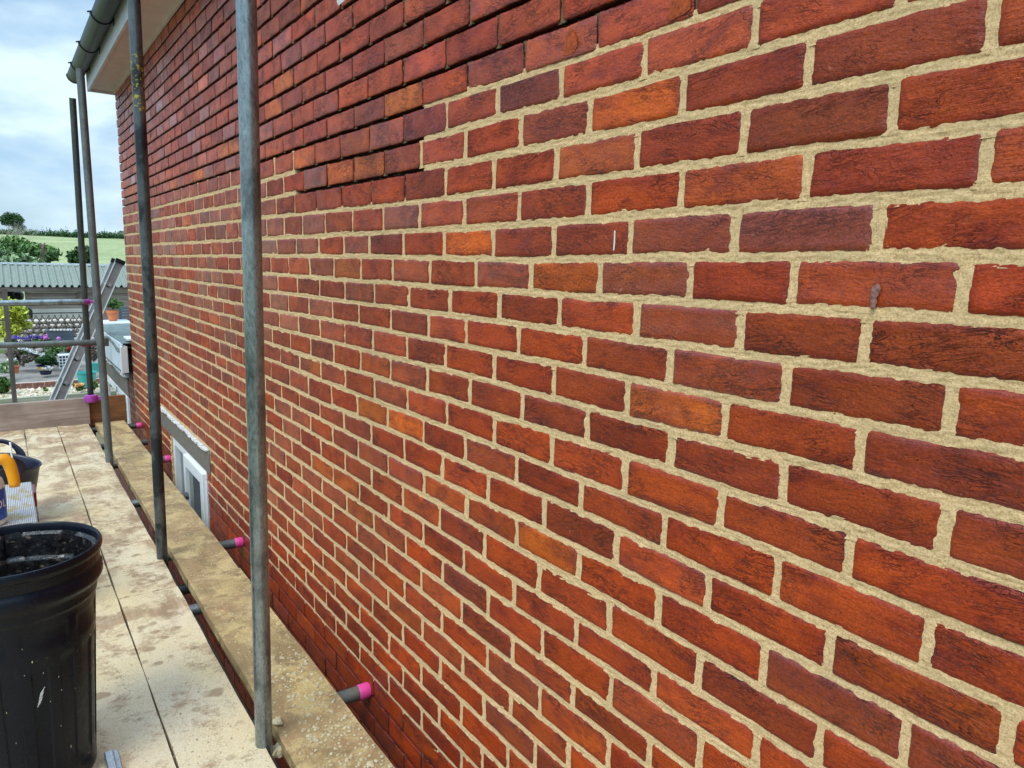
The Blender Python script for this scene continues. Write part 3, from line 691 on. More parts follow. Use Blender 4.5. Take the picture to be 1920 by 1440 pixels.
# ------------------------------------------------------------------ scaffold
TR = .02415
def standard(name, top_px, foot_px, xw, mat, label, ztop=None, foot_y=None, rtop=None):
    a = on(*foot_px, 0, xw); b = on(*top_px, 0, xw)
    d = (b-a)/(b.z-a.z)
    zt = ztop if ztop is not None else b.z
    p0 = a+d*(-3.38-a.z); p1 = a+d*(zt-a.z)
    root = empty('scaffold_pole', p0); tag(root, label, 'scaffold pole', 'upright scaffold poles')
    m = MB().tube(p0, p1, TR, 40, wall=.004, rings=24); autosmooth(m.build('tube', mat, root))
    MB().box(p0.x-.075, p0.x+.075, p0.y-.075, p0.y+.075, -3.396, -3.378).build('base_plate', MAT['worn_steel'], root)
    return root
standard('s', (461.5, 0), (495, 1390), -.41, MAT['galvanised_steel'], 'nearest and thickest upright galvanised pole, streaked bright grey down its middle', 1.6)
standard('s', (251, 0), (305, 1058), -.41, MAT['worn_steel'], 'dark upright pole with yellow paint spots near its top, in front of the soffit', 1.9)
standard('s', (150, 130), (206, 873), -.41, MAT['grey_steel'], 'upright pole ending in a pale worn top just under the gutter end')
standard('s', (136, 184), (170, 742), -.36, MAT['dark_steel'], 'thin dark upright pole against the sky carrying the purple clamps')
def htube(name, a, b, mat, label, cat, group, cap=None, capside=1):
    root = empty(name, Vector(a)); tag(root, label, cat, group)
    autosmooth(MB().tube(a, b, TR, 32, wall=.004, rings=8).build('tube', mat, root))
    if cap:
        a = Vector(a); b = Vector(b); d = (b-a).normalized()
        m = MB(); q = b-d*.034
        n = 32; prof = [(TR+.0014, 0), (TR+.0022, .002), (TR+.0022, .036), (TR+.0006, .0405), (TR-.004, .0415), (.0005, .0405)]
        m.lathe(prof, (0, 0, 0), n)
        M3 = d.to_track_quat('Z', 'Y').to_matrix()
        for v in m.V: v.xyz = M3 @ v + q
        autosmooth(m.build('end_cap', cap, root))
    return root
zt = -1.4-.038-.0245
g5 = 'short tubes under the boards'
pk = MAT['pink_plastic']
htube('board_support_tube', (-2.0, 2.155, zt), (-.008, 2.118, zt), MAT['spattered_steel'], 'cement spattered tube with the nearest and biggest pink end cap, past the inner board', 'scaffold tube', g5, pk)
htube('board_support_tube', (-2.0, 3.74, zt), (-.006, 3.712, zt), MAT['grey_steel'], 'grey tube with pink end cap beside the inner board joint, nearer than the window', 'scaffold tube', g5, pk)
htube('board_support_tube', (-2.0, 5.68, zt), (-.008, 5.64, zt), MAT['grey_steel'], 'tube with pink end cap pointing at the far frame of the low window', 'scaffold tube', g5, pk)
htube('board_support_tube', (-2.0, 6.98, zt), (-.012, 6.94, zt), MAT['worn_steel'], 'farthest tube with a pale pink end, by the end board and wall corner', 'scaffold tube', g5, pk)
htube('board_support_tube', (-2.0, 6.30, zt), (-.060, 6.26, zt), MAT['dark_steel'], 'capless dark tube end poking out between the farthest pink cap and the window', 'scaffold tube', g5)
htube('board_support_tube', (-2.0, 4.70, zt), (-.075, 4.66, zt), MAT['galvanised_steel'], 'capless grey tube end in front of the low window sash', 'scaffold tube', g5)
htube('board_support_tube', (-2.0, 3.10, zt), (-.20, 3.05, zt), MAT['galvanised_steel'], 'tube crossing the gap in the boards just this side of the second pole foot', 'scaffold tube', g5)
htube('board_support_tube', (-2.0, 3.40, zt-.052), (-.16, 3.40, zt-.052), MAT['worn_steel'], 'tube crossing the gap under the second pole foot', 'scaffold tube', g5)
htube('ledger_tube', (-.468, -1.5, zt-.052), (-.468, 7.3, zt-.052), MAT['grey_steel'], 'long tube running under the boards along the row of upright poles', 'scaffold tube', None)
htube('guard_rail', at(-120, 571, 6.96), at(158, 566, 6.96), MAT['galvanised_steel'], 'upper horizontal guard rail of two, ending at the purple clamp', 'guard rail', 'guard rails across the scaffold end')
gr2 = htube('guard_rail', at(-120, 652, 6.95), at(199, 641, 6.95), MAT['grey_steel'], 'lower horizontal guard rail of two, ending behind the pole under the gutter', 'guard rail', 'guard rails across the scaffold end')
# the clamps on the thin pole
def clamp(c, mat, label, s=1.0, h=.05):
    root = empty('pole_clamp', c); tag(root, label, 'clamp', 'clamps on the thin dark pole')
    m = MB().lathe([(.026, -h*.5), (.041*s, -h*.42), (.047*s, 0), (.041*s, h*.42), (.026, h*.5)], c, 28)
    autosmooth(m.build('sleeve', mat, root), 60)
    m = MB().beam(Vector(c)+Vector((.035, -.01, 0)), Vector(c)+Vector((.085*s, -.02, -.004)), .022, h*.5)
    m.build('wedge', mat, root, bevel=.004)
    return root
clamp(at(158, 566, 7.0), MAT['purple_plastic'], 'purple clamp at the end of the upper guard rail', 1.0, .048)
clamp(at(163, 645, 7.0), MAT['crimson_plastic'], 'dark crimson clamp where the lower guard rail crosses the thin pole', 1.05, .042)
clamp(at(171, 747, 6.93), MAT['purple_plastic'], 'big purple clamp sitting on the top edge of the end board', 1.15, .068)
c_ = at(196, 641, 6.95)
tag(MB().box(c_.x-.005, c_.x+.03, c_.y-.03, c_.y+.03, c_.z-.035, c_.z+.035).build('tube_coupler', MAT['dark_steel'], None, c_, bevel=.006), 'small dark coupler block at the end of the lower guard rail', 'coupler')

# boards
def sboard(x0, x1, y0, y1, ztop, mat, label, group='scaffold boards of the deck', tilt=0, endband=True):
    c = Vector(((x0+x1)/2, y0, ztop-.038))
    nx, ny = 6, max(4, int((y1-y0)/.08)); ph = rng.rand(3)*6
    V = []; F = []
    def top(x, y): return ztop+.0012*math.sin(y*2.3+ph[0])+tilt*(x-x0)/(x1-x0)+.0008*math.sin(x*40+ph[1])
    ey = lambda x, k: (y0 if k == 0 else y1)+.003*math.sin(x*90+ph[2])
    for j in range(ny+1):
        for i in range(nx+1):
            x = x0+(x1-x0)*i/nx; y = y0+(y1-y0)*j/ny
            if j in (0, ny): y = ey(x, 0 if j == 0 else 1)
            xx = x+(.0012*math.sin(y*7+ph[1])+.0008*math.sin(y*19+ph[0]) if i in (0, nx) else 0)
            V.append((xx, y, top(x, y)))
    n0 = len(V)
    V += [(x, y, z-.038) for x, y, z in V]
    W_ = nx+1
    for j in range(ny):
        for i in range(nx):
            a = j*W_+i; F.append((a, a+1, a+W_+1, a+W_)); F.append((a+n0, a+W_+n0, a+W_+1+n0, a+1+n0))
    for i in range(nx): F.append((i, i+n0, i+1+n0, i+1)); a = ny*W_+i; F.append((a, a+1, a+1+n0, a+n0))
    for j in range(ny): a = j*W_; F.append((a, a+W_, a+W_+n0, a+n0)); a = j*W_+nx; F.append((a, a+n0, a+W_+n0, a+W_))
    root = empty('scaffold_board', c); tag(root, label, 'scaffold board', group)
    mesh('plank', V, F, mat, root)
    if endband:
        for yy in (y0, y1):
            if -.5 < yy < 6.9: MB().box(x0-.0012, x1+.0012, yy-.0015, yy+.0015, ztop-.036, ztop-.006).build('end_band', MAT['worn_steel'], root)
    return root
PB, WB = MAT['pale_board'], MAT['wet_board']
ZT = -1.4
sboard(-.362, -.140, 3.24, 6.925, ZT, WB, 'far inner board, brown and wet, running past the window to the wall corner')
sboard(-.364, -.138, -1.5, 3.232, ZT+.003, WB, 'near inner board, yellow brown with mortar crumbs, against the wall')
cols = [(-.636, -.412), (-.864, -.642), (-1.091, -.870), (-1.318, -1.097), (-1.545, -1.324), (-1.772, -1.551)]
lab = [('far pale board with footprints, first left of the poles', 'near pale board with a yellow stained end, first left of the poles'),
       ('far pale board, second left of the poles', 'near pale board beside the black bin, second left of the poles'),
       ('far pale board behind the rubber tub, third left of the poles', 'near pale board under the black bin, third left of the poles'),
       ('far pale board at the left picture edge, fourth from the poles', 'near board, fourth left of the poles'), ('far board, fifth left of the poles', 'near board, fifth left of the poles'), ('far board, outermost left', 'near board, outermost left')]
for i, (x0, x1) in enumerate(cols):
    yb = 3.19+.02*(i % 2)
    sboard(x0, x1, yb+.002, 6.925, ZT-.0005*(i % 2), PB, lab[i][0]); sboard(x0, x1, -1.5, yb-.003, ZT+.0012*(i % 3), PB, lab[i][1])
# end boards
tag(MB().box(-2.0, -.395, 6.93, 6.968, ZT-.01, -1.178).build('end_board', MAT['grey_plank'], None, (-1.2, 6.95, ZT), bevel=.003), 'weathered grey toe board on edge across the far scaffold end', 'toe board')
tag(MB().box(-.43, -.112, 6.972, 7.008, ZT-.03, -1.183).build('end_board', MAT['brown_plank'], None, (-.27, 6.99, ZT), bevel=.003), 'dark reddish brown toe board between the thin pole and the wall corner', 'toe board')

# mortar crumbs: nobody could count them
def crumbs(name, n, xr, yr, z, smin, smax, label, mat, bias=1.0):
    V, F = [], []
    for _ in range(n):
        x = random.uniform(*xr); y = yr[0]+(yr[1]-yr[0])*random.random()**bias; s = random.uniform(smin, smax)*random.random()**1.3+smin
        k = len(V); h = s*random.uniform(.35, .7)
        for i in range(6):
            a = i*math.pi/3+random.uniform(-.3, .3); rr = s*random.uniform(.7, 1.2); V.append((x+rr*math.cos(a), y+rr*math.sin(a), z))
        for i in range(3):
            a = i*2.1+random.uniform(-.4, .4); rr = s*random.uniform(.3, .7); V.append((x+rr*math.cos(a), y+rr*math.sin(a), z+h))
        F += [(k+6, k+7, k+8), (k, k+1, k+6), (k+1, k+2, k+6), (k+2, k+7, k+6), (k+2, k+3, k+7), (k+3, k+4, k+7), (k+4, k+8, k+7), (k+4, k+5, k+8), (k+5, k+6, k+8), (k+5, k, k+6)]
    o = mesh(name, V, F, mat); tag(o, label, 'crumbs', kind='stuff'); return o
crumbs('mortar_crumbs', 1700, (-.355, -.145), (1.3, 6.8), ZT+.003, .0012, .0055, 'sand coloured mortar crumbs scattered on the inner boards', MAT['sand_lump'], 1.5)
crumbs('mortar_crumbs', 260, (-.30, -.145), (1.5, 2.4), ZT+.003, .003, .0085, 'larger mortar crumbs on the inner board by the nearest pink capped tube', MAT['sand_lump'])
crumbs('mortar_crumbs', 2600, (-1.1, -.415), (1.3, 6.8), ZT+.001, .0008, .0034, 'fine pale mortar crumbs on the pale boards', MAT['sand_lump'], 1.3)
def lump(px, py, z, s, label):
    c = on(px, py, 2, z); bm = bmesh.new(); bmesh.ops.create_icosphere(bm, subdivisions=3, radius=1)
    for v in bm.verts:
        f = 1+.18*math.sin(v.co.x*5+px)+.15*math.sin(v.co.y*6+py)+.06*math.sin(v.co.z*17+v.co.x*13); v.co = Vector((v.co.x*s[0]*f, v.co.y*s[1]*f, v.co.z*s[2]*f))
    me = bpy.data.meshes.new('mortar_lump'); bm.to_mesh(me); bm.free(); me.materials.append(MAT['sand_lump'])
    o = bpy.data.objects.new('mortar_lump', me); COL.objects.link(o); o.location = c; tag(o, label, 'mortar lump'); return o
lump(521, 1352, ZT+.010, (.014, .019, .009), 'pale mortar lump on the board edge at the foot of the nearest pole')
lump(597, 1412, ZT-.062, (.018, .022, .016), 'greyish lump lying in the gap just this side of the nearest pole').location = on(520, 1408, 2, ZT-.04)

# ------------------------------------------------------------------ black bin
BC = Vector((-.966, 2.17, ZT+.002)); KR, KZ = .875, 1.19
BIN = empty('black_bin', BC); tag(BIN, 'large round black plastic bin wet inside with a doubled rim, on the near boards', 'bin')
SC = lambda pr: [(r*KR, z*KZ) for r, z in pr]
def panel(a, z, z0, z1, k=16, duty=.62):
    z = z/KZ
    t = (a*k/(2*math.pi)) % 1.0
    e = min(t, 1-t)*2
    up = min(1, max(0, (z-z0)/.012))*min(1, max(0, (z1-z)/.012))
    return -.0042*up*min(1, max(0, (e-(1-duty))/.06))
prof = [(.166, 0), (.170, .004)]
for k in range(1, 41):
    z = .004+k*(.425-.004)/40; prof.append((.170+(.203-.170)*k/40, z))
prof += [(.2045, .428), (.2075, .431), (.2085, .436), (.2105, .450), (.214, .458), (.2235, .464), (.2265, .468), (.2275, .476), (.2270, .486), (.2240, .492), (.2205, .495), (.2190, .500)]
def bodyfn(a, j, z): return panel(a, z, .05, .335) + panel(a+.1, z, .362, .415, 8, .8)*.8
prof = SC(prof)
autosmooth(MB().lathe(prof, BC, 256, fn=bodyfn).build('body', MAT['black_plastic'], BIN), 40)
rimp = [(.2190, .500), (.2215, .5035), (.2205, .520), (.2225, .5245), (.2285, .528), (.2305, .534), (.2300, .541), (.2270, .5455), (.2225, .546), (.2185, .543), (.2165, .536), (.2150, .528)]
autosmooth(MB().lathe(SC(rimp), BC, 160).build('rim', MAT['black_plastic'], BIN), 50)
inner = [(.2150, .528), (.2120, .520), (.2085, .500), (.2060, .470)]
inner += [(.203-.0002*k, .468-.004*k) for k in range(0, 1)]
inner += [(.196, .462), (.1945, .458)] + [(.1945-.0009*k, .458-.012*k) for k in range(1, 12)]
def innfn(a, j, z):
    z = z/KZ
    t = (a*8/(2*math.pi)) % 1.0; e = min(t, 1-t)*2
    if z > .469: return 0.010*min(1, max(0, (e-.25)/.08))*min(1, max(0, (.528-z)/.008))*-1+.004
    return -.004*min(1, max(0, (e-.3)/.1))
autosmooth(MB().lathe(SC(inner), BC, 192, fn=innfn).build('inside_wall', MAT['slurry_plastic'], BIN), 40)
V = [(BC.x+rr*math.cos(2*math.pi*i/96), BC.y+rr*math.sin(2*math.pi*i/96), BC.z+.345*KZ+.0008*math.sin(rr*70+i*.3)) for rr in np.linspace(.001, .165, 14) for i in range(96)]
mesh('slurry_surface', V, [(j*96+i, j*96+(i+1) % 96, (j+1)*96+(i+1) % 96, (j+1)*96+i) for j in range(13) for i in range(96)], MAT['slurry'], BIN, smooth=True)
# scuff on the bin: scratches that stand on the surface
ms = MB(); a0 = None
cq = at(67, 1315, 2.03)
for k in range(9):
    z = cq.z-.006+k*.0042-BC.z
    rr = (.170+(.203-.170)*(z/KZ)/.425)*KR-.0030
    aa = math.atan2(cq.y-BC.y, cq.x-BC.x)+.012*k*.5
    pts = [BC+Vector(((rr)*math.cos(aa+d), (rr)*math.sin(aa+d), z+d*.22)) for d in (0, .05+.01*(k % 3))]
    ms.tube(pts[0], pts[1], .0005, 5)
ms.build('scuff_marks', MAT['label_white'], BIN)

# ------------------------------------------------------------------ rubber tub with loop handles
TC = Vector((-1.015, 4.46, ZT+.001)); tz = .30
TUB = empty('rubber_tub', TC); tag(TUB, 'dark blue flexible rubber tub with a loop handle, behind the white step', 'tub')
def rimz(a):  # rim rises towards the two handles
    k = abs(math.sin(a)); return .032*k**4
def tubshell(ro, ri):
    n = 72; V = []; F = []
    pr = [(.118, 0)]+[(.118+(.178-.118)*k/12, tz*k/12) for k in range(1, 13)]+[(.186, tz+.003), (.185, tz+.010), (.178, tz+.009)]
    pr += [(.174-(.174-.113)*k/10, tz-(tz-.008)*k/10) for k in range(0, 11)]+[(.001, .008)]
    for r_, z_ in pr:
        for i in range(n):
            a = 2*math.pi*i/n; lift = rimz(a)*(z_/tz)**3
            V.append(TC+Vector((r_*math.cos(a), r_*math.sin(a), z_+lift)))
    F = [(j*n+i, j*n+(i+1) % n, (j+1)*n+(i+1) % n, (j+1)*n+i) for j in range(len(pr)-1) for i in range(n)]
    return V, F
V, F = tubshell(0, 0); mesh('body', V, F, MAT['navy_rubber'], TUB, smooth=True)
for sgn, a0 in ((1, math.pi/2), (-1, -math.pi/2)):
    V = []; F = []; K = 26
    for k in range(K+1):
        t = k/K; ang = a0+(t-.5)*1.15*1.0
        rr = .187
        hgt = .012+.098*math.sin(math.pi*t)**.55
        c = TC+Vector((rr*math.cos(ang), rr*math.sin(ang), tz+hgt+.01*0))
        rad = Vector((math.cos(ang), math.sin(ang), 0)); w = .017+.022*(abs(t-.5)*2)**5
        tan = Vector((0, 0, 1)) if (t < .04 or t > .96) else None
        d = Vector((-math.sin(ang)*rr*1.15, math.cos(ang)*rr*1.15, .098*.55*math.pi*math.cos(math.pi*t)*max(.12, math.sin(math.pi*t))**-.45)).normalized()
        nn = rad.cross(d).normalized()
        for i in range(10):
            b = 2*math.pi*i/10; V.append(c+nn*math.cos(b)*w*.7+rad*math.sin(b)*.006)
    F = [(k*10+i, k*10+(i+1) % 10, (k+1)*10+(i+1) % 10, (k+1)*10+i) for k in range(K) for i in range(10)]
    mesh('handle', V, F, MAT['navy_rubber'], TUB, smooth=True)
p = at(27, 885, 4.15); tag(MB().tube((p.x, p.y, -1.13), (p.x-.006, p.y-.02, p.z+.155), .0045, 10).build('white_rod', MAT['white_plastic'], None, (p.x, p.y, -1.13), smooth=True), 'thin white rod standing up in front of the rubber tub', 'rod')

# ------------------------------------------------------------------ white ribbed step with a bottle on it
sx0, sx1, sy0, sy1, sz = -1.50, -.892, 3.12, 3.76, -1.0
STEP = empty('work_step', ((sx0+sx1)/2, 3.44, ZT)); tag(STEP, 'white ribbed aluminium step platform dusted with sand, behind the black bin', 'step platform')
MB().box(sx0, sx1, sy0, sy1, sz-.035, sz).build('top', MAT['ribbed_aluminium'], STEP, bevel=.004)
for (lx, ly) in ((sx1-.03, sy0+.03), (sx1-.03, sy1-.05), (sx0+.03, sy0+.03), (sx0+.03, sy1-.05)):
    MB().beam((lx, ly, sz-.03), (lx+(.02 if lx > -1.2 else -.02), ly, ZT+.003), .035, .025, (0, 1, 0)).build('leg', MAT['aluminium'], STEP, bevel=.003)
MB().box(sx1-.012, sx1+.012, sy1-.16, sy1-.02, sz-.075, sz-.008).build('corner_catch', MAT['red_paint'], STEP, bevel=.005)
BT = Vector((-1.054, 3.22, sz+.001))
BOT = empty('bottle', BT); tag(BOT, 'white bottle with blue lettered label and orange bent pourer, on the white step', 'bottle')
pr = [(.001, 0), (.066, 0), (.070, .005), (.070, .150), (.066, .168), (.050, .190), (.026, .202), (.022, .206), (.022, .226)]
autosmooth(MB().lathe(pr, BT, 56).build('body', MAT['white_plastic'], BOT), 30)
MB().lathe([(.0708, .022), (.0712, .024), (.0712, .136), (.0708, .138)], BT, 56).build('label', MAT['blue_label'], BOT, smooth=True)
def sweep(pts, radii, n=16, flat=1.0):
    V = []; F = []; K = len(pts)
    for k in range(K):
        p = Vector(pts[k]); d = (Vector(pts[min(K-1, k+1)])-Vector(pts[max(0, k-1)])).normalized()
        x = d.cross(Vector((.2, 1, 0))).normalized(); y = d.cross(x)
        V += [p+x*math.cos(2*math.pi*i/n)*radii[k]+y*math.sin(2*math.pi*i/n)*radii[k]*flat for i in range(n)]
    F = [(k*n+i, k*n+(i+1) % n, (k+1)*n+(i+1) % n, (k+1)*n+i) for k in range(K-1) for i in range(n)]
    F += [tuple(range(n))[::-1], tuple((K-1)*n+i for i in range(n))]
    return V, F
yb = 3.12
P_ = [at(x, y, yb) for x, y in ((-42, 868), (-20, 865), (-5, 862), (8, 861), (16, 868), (21, 880), (25, 894), (27, 905), (27.5, 912))]
V, F = sweep(P_, [.016, .019, .021, .022, .021, .020, .019, .0185, .017], 20, .9)
mesh('pourer', V, F, MAT['orange_plastic'], BOT, smooth=True)
V, F = sweep([BT+Vector((0, 0, .20)), BT+Vector((0, -.01, .235)), P_[0]+Vector((.02, .02, -.01)), P_[1]], [.024, .022, .02, .017], 16)
mesh('cap', V, F, MAT['orange_plastic'], BOT, smooth=True)
def text_mesh(txt, size, mat, parent, fn, name='lettering'):
    cu = bpy.data.curves.new(name, 'FONT'); cu.body = txt; cu.size = size; cu.extrude = .0; cu.align_x = 'RIGHT'
    ob = bpy.data.objects.new(name, cu); COL.objects.link(ob)
    dg = bpy.context.evaluated_depsgraph_get(); me = bpy.data.meshes.new_from_object(ob.evaluated_get(dg)); bpy.data.objects.remove(ob)
    bm = bmesh.new(); bm.from_mesh(me); bmesh.ops.triangulate(bm, faces=bm.faces); bmesh.ops.subdivide_edges(bm, edges=bm.edges, cuts=2)
    po = parent_loc(parent)
    for v in bm.verts: v.co = fn(v.co.x, v.co.y)-po
    bm.to_mesh(me); bm.free(); me.materials.append(mat)
    o = bpy.data.objects.new(name, me); COL.objects.link(o); o.parent = parent; return o
aR = R(-17)
text_mesh('OL', .046, MAT['label_white'], BOT, lambda x, y: BT+Vector((.0722*math.cos(aR+x/.0722), .0722*math.sin(aR+x/.0722), .068+y)))
# galvanised clip at the bottom edge
c = on(210, 1418, 2, ZT+.004)
CL = empty('metal_clip', c); tag(CL, 'galvanised metal bracket with a slot lying on the board beside the bin', 'bracket')
m = MB().box(c.x-.013, c.x+.017, c.y-.10, c.y+.022, ZT+.002, ZT+.006).build('plate', MAT['bright_steel'], CL, bevel=.0008)
MB().box(c.x-.002, c.x+.008, c.y+.011, c.y+.0145, ZT+.006, ZT+.0064).build('slot', MAT['dark_plastic'], CL)
MB().box(c.x-.019, c.x+.004, c.y-.10, c.y+.002, ZT+.0065, ZT+.024).build('channel', MAT['bright_steel'], CL, bevel=.003)

dm = MB(); random.seed(5)
for _ in range(34):
    aa = random.uniform(-1.9, .35); z = random.uniform(.05, .46)*KZ*.95; rr = (.170+(.203-.170)*(z/KZ)/.425)*KR+.0004
    if z/KZ > .42: continue
    p = BC+Vector((rr*math.cos(aa), rr*math.sin(aa), z)); n_ = Vector((math.cos(aa), math.sin(aa), 0)); t_ = Vector((-math.sin(aa), math.cos(aa), 0)); s_ = random.uniform(.0005, .0013)*(1+random.random()**6)
    k_ = random.uniform(1, 3.2); dm.add([p-t_*s_, p+t_*s_*.8+Vector((0, 0, s_*.4)), p+Vector((0, 0, s_*k_)), p-Vector((0, 0, s_*k_)), p+n_*s_*.5], [(0, 3, 4), (3, 1, 4), (1, 2, 4), (2, 0, 4)])
dm.build('mortar_splashes', MAT['sand_lump'], BIN)['kind'] = 'stuff'

# ------------------------------------------------------------------ extension behind the house
EX = empty('flat_roof_extension', (1.5, 8.6, -3.4)); tag(EX, 'single storey extension with white fascia and grey felt flat roof behind the wall corner', 'extension')
MB().box(.002, 3.2, 7.28, 9.35, -3.4, -1.32).box(.002, 3.2, 7.28, 7.62, -1.32, -1.04).box(.002, 3.2, 9.3, 9.35, -1.32, -1.04).build('wall', MAT['extension_brick'], EX)
MB().box(-.075, -.045, 7.315, 9.42, -1.035, -.775).box(-.075, 3.2, 9.42, 9.45, -1.035, -.775).build('fascia_board', MAT['white_fascia'], EX, bevel=.003)
MB().box(-.090, -.030, 7.300, 7.345, -1.045, -.79).build('fascia_end', MAT['white_upvc'], EX, bevel=.006)
MB().box(-.0745, 3.2, 7.3, 9.42, -1.045, -1.036).build('soffit', MAT['dark_plastic'], EX)
rf = []; n1, n2 = 26, 22
for j in range(n2+1):
    for i in range(n1+1):
        y = 7.30+(9.44-7.30)*j/n2; x = -.082+(3.25)*(i/n1)**1.6
        z = -.765+.035*(i/n1)+.006*math.sin(x*9+y*4)+.006*math.sin(y*13)
        if i == 0: z -= .075+.02*math.sin(y*6)
        rf.append((x, y, z))
mesh('roof', rf, [(j*(n1+1)+i, j*(n1+1)+i+1, (j+1)*(n1+1)+i+1, (j+1)*(n1+1)+i) for j in range(n2) for i in range(n1)], MAT['felt_roof'], EX, smooth=True)
MB().box(-.012, .09, 7.62, 9.3, -1.315, -1.125).build('lintel', MAT['concrete'], EX, bevel=.003)
lv = MB(); y = 7.6
while y < 9.3:
    w = random.uniform(.03, .07); lv.box(-random.uniform(.02, .045), .01, y, y+w, -1.124, -1.100+random.uniform(0, .008)); y += w
lv.build('lintel_ledge', MAT['flaked_paint'], EX)
ew = MB().box(-.018, .05, 7.66, 7.74, -2.0, -1.322).box(-.018, .05, 8.36, 8.44, -2.0, -1.322).box(-.018, .05, 9.2, 9.28, -2.0, -1.322).box(-.018, .05, 7.74, 9.2, -1.39, -1.322).box(-.018, .05, 7.74, 9.2, -2.0, -1.94).build('window', MAT['white_upvc'], EX, bevel=.004)
MB().box(-.006, .0, 7.74, 9.2, -1.94, -1.39).build('pane', MAT['glass'], ew)
# pale flashing slab against the house corner on the roof
MB().box(-.02, .22, 7.33, 7.62, -.745, -.725).build('roof_flashing', MAT['white_upvc'], EX, bevel=.003)

# ------------------------------------------------------------------ ladder leaning on the extension roof
LB = at(112, 748, 8.05)
top = at(226, 489, 8.05); dirv = (top-LB).normalized(); foot = LB-dirv*((LB.z+3.35)/dirv.z)
LAD = empty('ladder', foot); tag(LAD, 'aluminium ladder leaning up to the right behind the scaffold end', 'ladder')
for dy, nm in ((0, 0), (.34, 1)):
    o_ = Vector((0, dy, 0)); m = MB(); nrm = dirv.cross(Vector((0, 1, 0))).normalized()
    a, b = foot+o_, top+o_
    m.beam(a, b, .006, .078, nrm)      # web
    m.beam(a+nrm*.037+Vector((0, .012, 0)), b+nrm*.037+Vector((0, .012, 0)), .028, .006, nrm)
    m.beam(a-nrm*.037+Vector((0, .012, 0)), b-nrm*.037+Vector((0, .012, 0)), .028, .006, nrm)
    m.build('stile', MAT['aluminium'] if nm else MAT['aluminium_web'], LAD)
    for s_ in (1, -1): MB().beam(a+nrm*s_*.040+Vector((0, -.004, 0)), b+nrm*s_*.040+Vector((0, -.004, 0)), .010, .010, nrm).build('stile_edge', MAT['white_upvc'], LAD)
    MB().beam(b-dirv*.03, b+dirv*.012, .034, .088, nrm).build('stile_cap', MAT['dark_plastic'], LAD)
Ltot = (top-foot).length; k = .26
while k < Ltot:
    q = foot+dirv*(Ltot-k)
    r_ = MB().tube(q+Vector((0, -.012, 0)), q+Vector((0, .355, 0)), .016, 14).build('rung', MAT['aluminium'], LAD, smooth=False)
    if True:
        m_ = MB(); w_ = q+Vector((0, -.0075, 0))+nrm*.012-dirv*.02; m_.beam(w_-nrm*.014, w_+nrm*.014, .004, .014, dirv); m_.build('rung_end', MAT['dark_plastic'], r_)
    k += .26

# ------------------------------------------------------------------ terrain
GZ = -3.0
def gz(x, y):
    if y < 17.9: return -3.4
    if y < 28: return GZ-.03
    if y < 266: return GZ-.03+(y-28)*.0405
    return GZ-.03+238*.0405-(y-266)*.01
def sheet(name, xs, ys, fn, mat, kind='structure', smooth=True, label=None, cat=None):
    V = [(x, y, fn(x, y)) for y in ys for x in xs]; nx = len(xs)
    F = [(j*nx+i, j*nx+i+1, (j+1)*nx+i+1, (j+1)*nx+i) for j in range(len(ys)-1) for i in range(nx-1)]
    o = mesh(name, V, F, mat, smooth=smooth)
    if kind: o['kind'] = kind
    return o
sheet('ground', [-60, -20, -8, -3, 0, 3, 10, 60], [-60, -10, 0, 5, 10, 14, 17.95], lambda x, y: -3.4, MAT['garden_ground'])
sheet('path', [-3.2, -1.5, 0, .02], [-6, 0, 6, 12], lambda x, y: -3.394, MAT['path_slab'])  # dark sheet added on the ground so the board gaps look shaded
sheet('garden_ground', [-60, -20, -8, -3, 0, 3, 10, 60], [17.95, 20, 24, 28, 29], lambda x, y: gz(x, y) if y > 17.96 else GZ-.03, MAT['garden_ground'])
fx = list(np.linspace(-1200, -60, 12))+list(np.linspace(-50, 90, 40))+list(np.linspace(120, 2000, 14))
fy = list(np.linspace(29, 60, 14))+list(np.linspace(66, 266, 32))+[300, 500, 900, 1600, 3000]
sheet('field', fx, fy, lambda x, y: gz(x, y)+.12*math.sin(x*.21+y*.13)+.10*math.sin(y*.37)*(1 if y > 30 else 0), MAT['field_grass'])
sheet('patio', [-6, -2, 0, 2, 6], [19.62, 21, 23, 26], lambda x, y: GZ+.12, MAT['patio_slab'])
sheet('gravel', list(np.linspace(-4, 4, 30)), list(np.linspace(18.02, 19.55, 10)), lambda x, y: GZ+.012*math.sin(x*5)+.01*math.sin(y*7), MAT['gravel_stones'], kind='stuff')
tag(bpy.data.objects['gravel'], 'pale gravel bed between the sleepers and the low brick edging', 'gravel')
# pebbles on it
V, F = [], []
for _ in range(2600):
    x = random.uniform(-2.2, 1.2); y = random.uniform(18.05, 19.5); s = random.uniform(.012, .035); k = len(V); z = GZ+.008
    for i in range(5): a = i*1.257+random.random()*.5; V.append((x+s*math.cos(a), y+s*math.sin(a), z))
    V.append((x, y, z+s*.9)); F += [(k+i, k+(i+1) % 5, k+5) for i in range(5)]
o = mesh('pebbles', V, F, MAT['gravel_stones']); tag(o, 'loose pale pebbles over the gravel bed', 'pebbles', kind='stuff')
tag(MB().box(-6, 6, 17.9, 18.0, -3.36, -2.93).build('timber_sleeper', MAT['sleeper_timber'], None, (0, 17.95, -3.4), bevel=.01), 'long pale weathered timber sleeper edging the front of the gravel bed', 'sleeper')
bw = empty('low_brick_edging', (-1, 19.58, GZ)); tag(bw, 'low two course brick edging between gravel bed and patio', 'brick edging')
m1 = MB(); m1.box(-4, 4, 19.545, 19.66, GZ-.03, GZ+.135)
m1.build('mortar', MAT['edging_mortar'], bw)
m2 = MB()
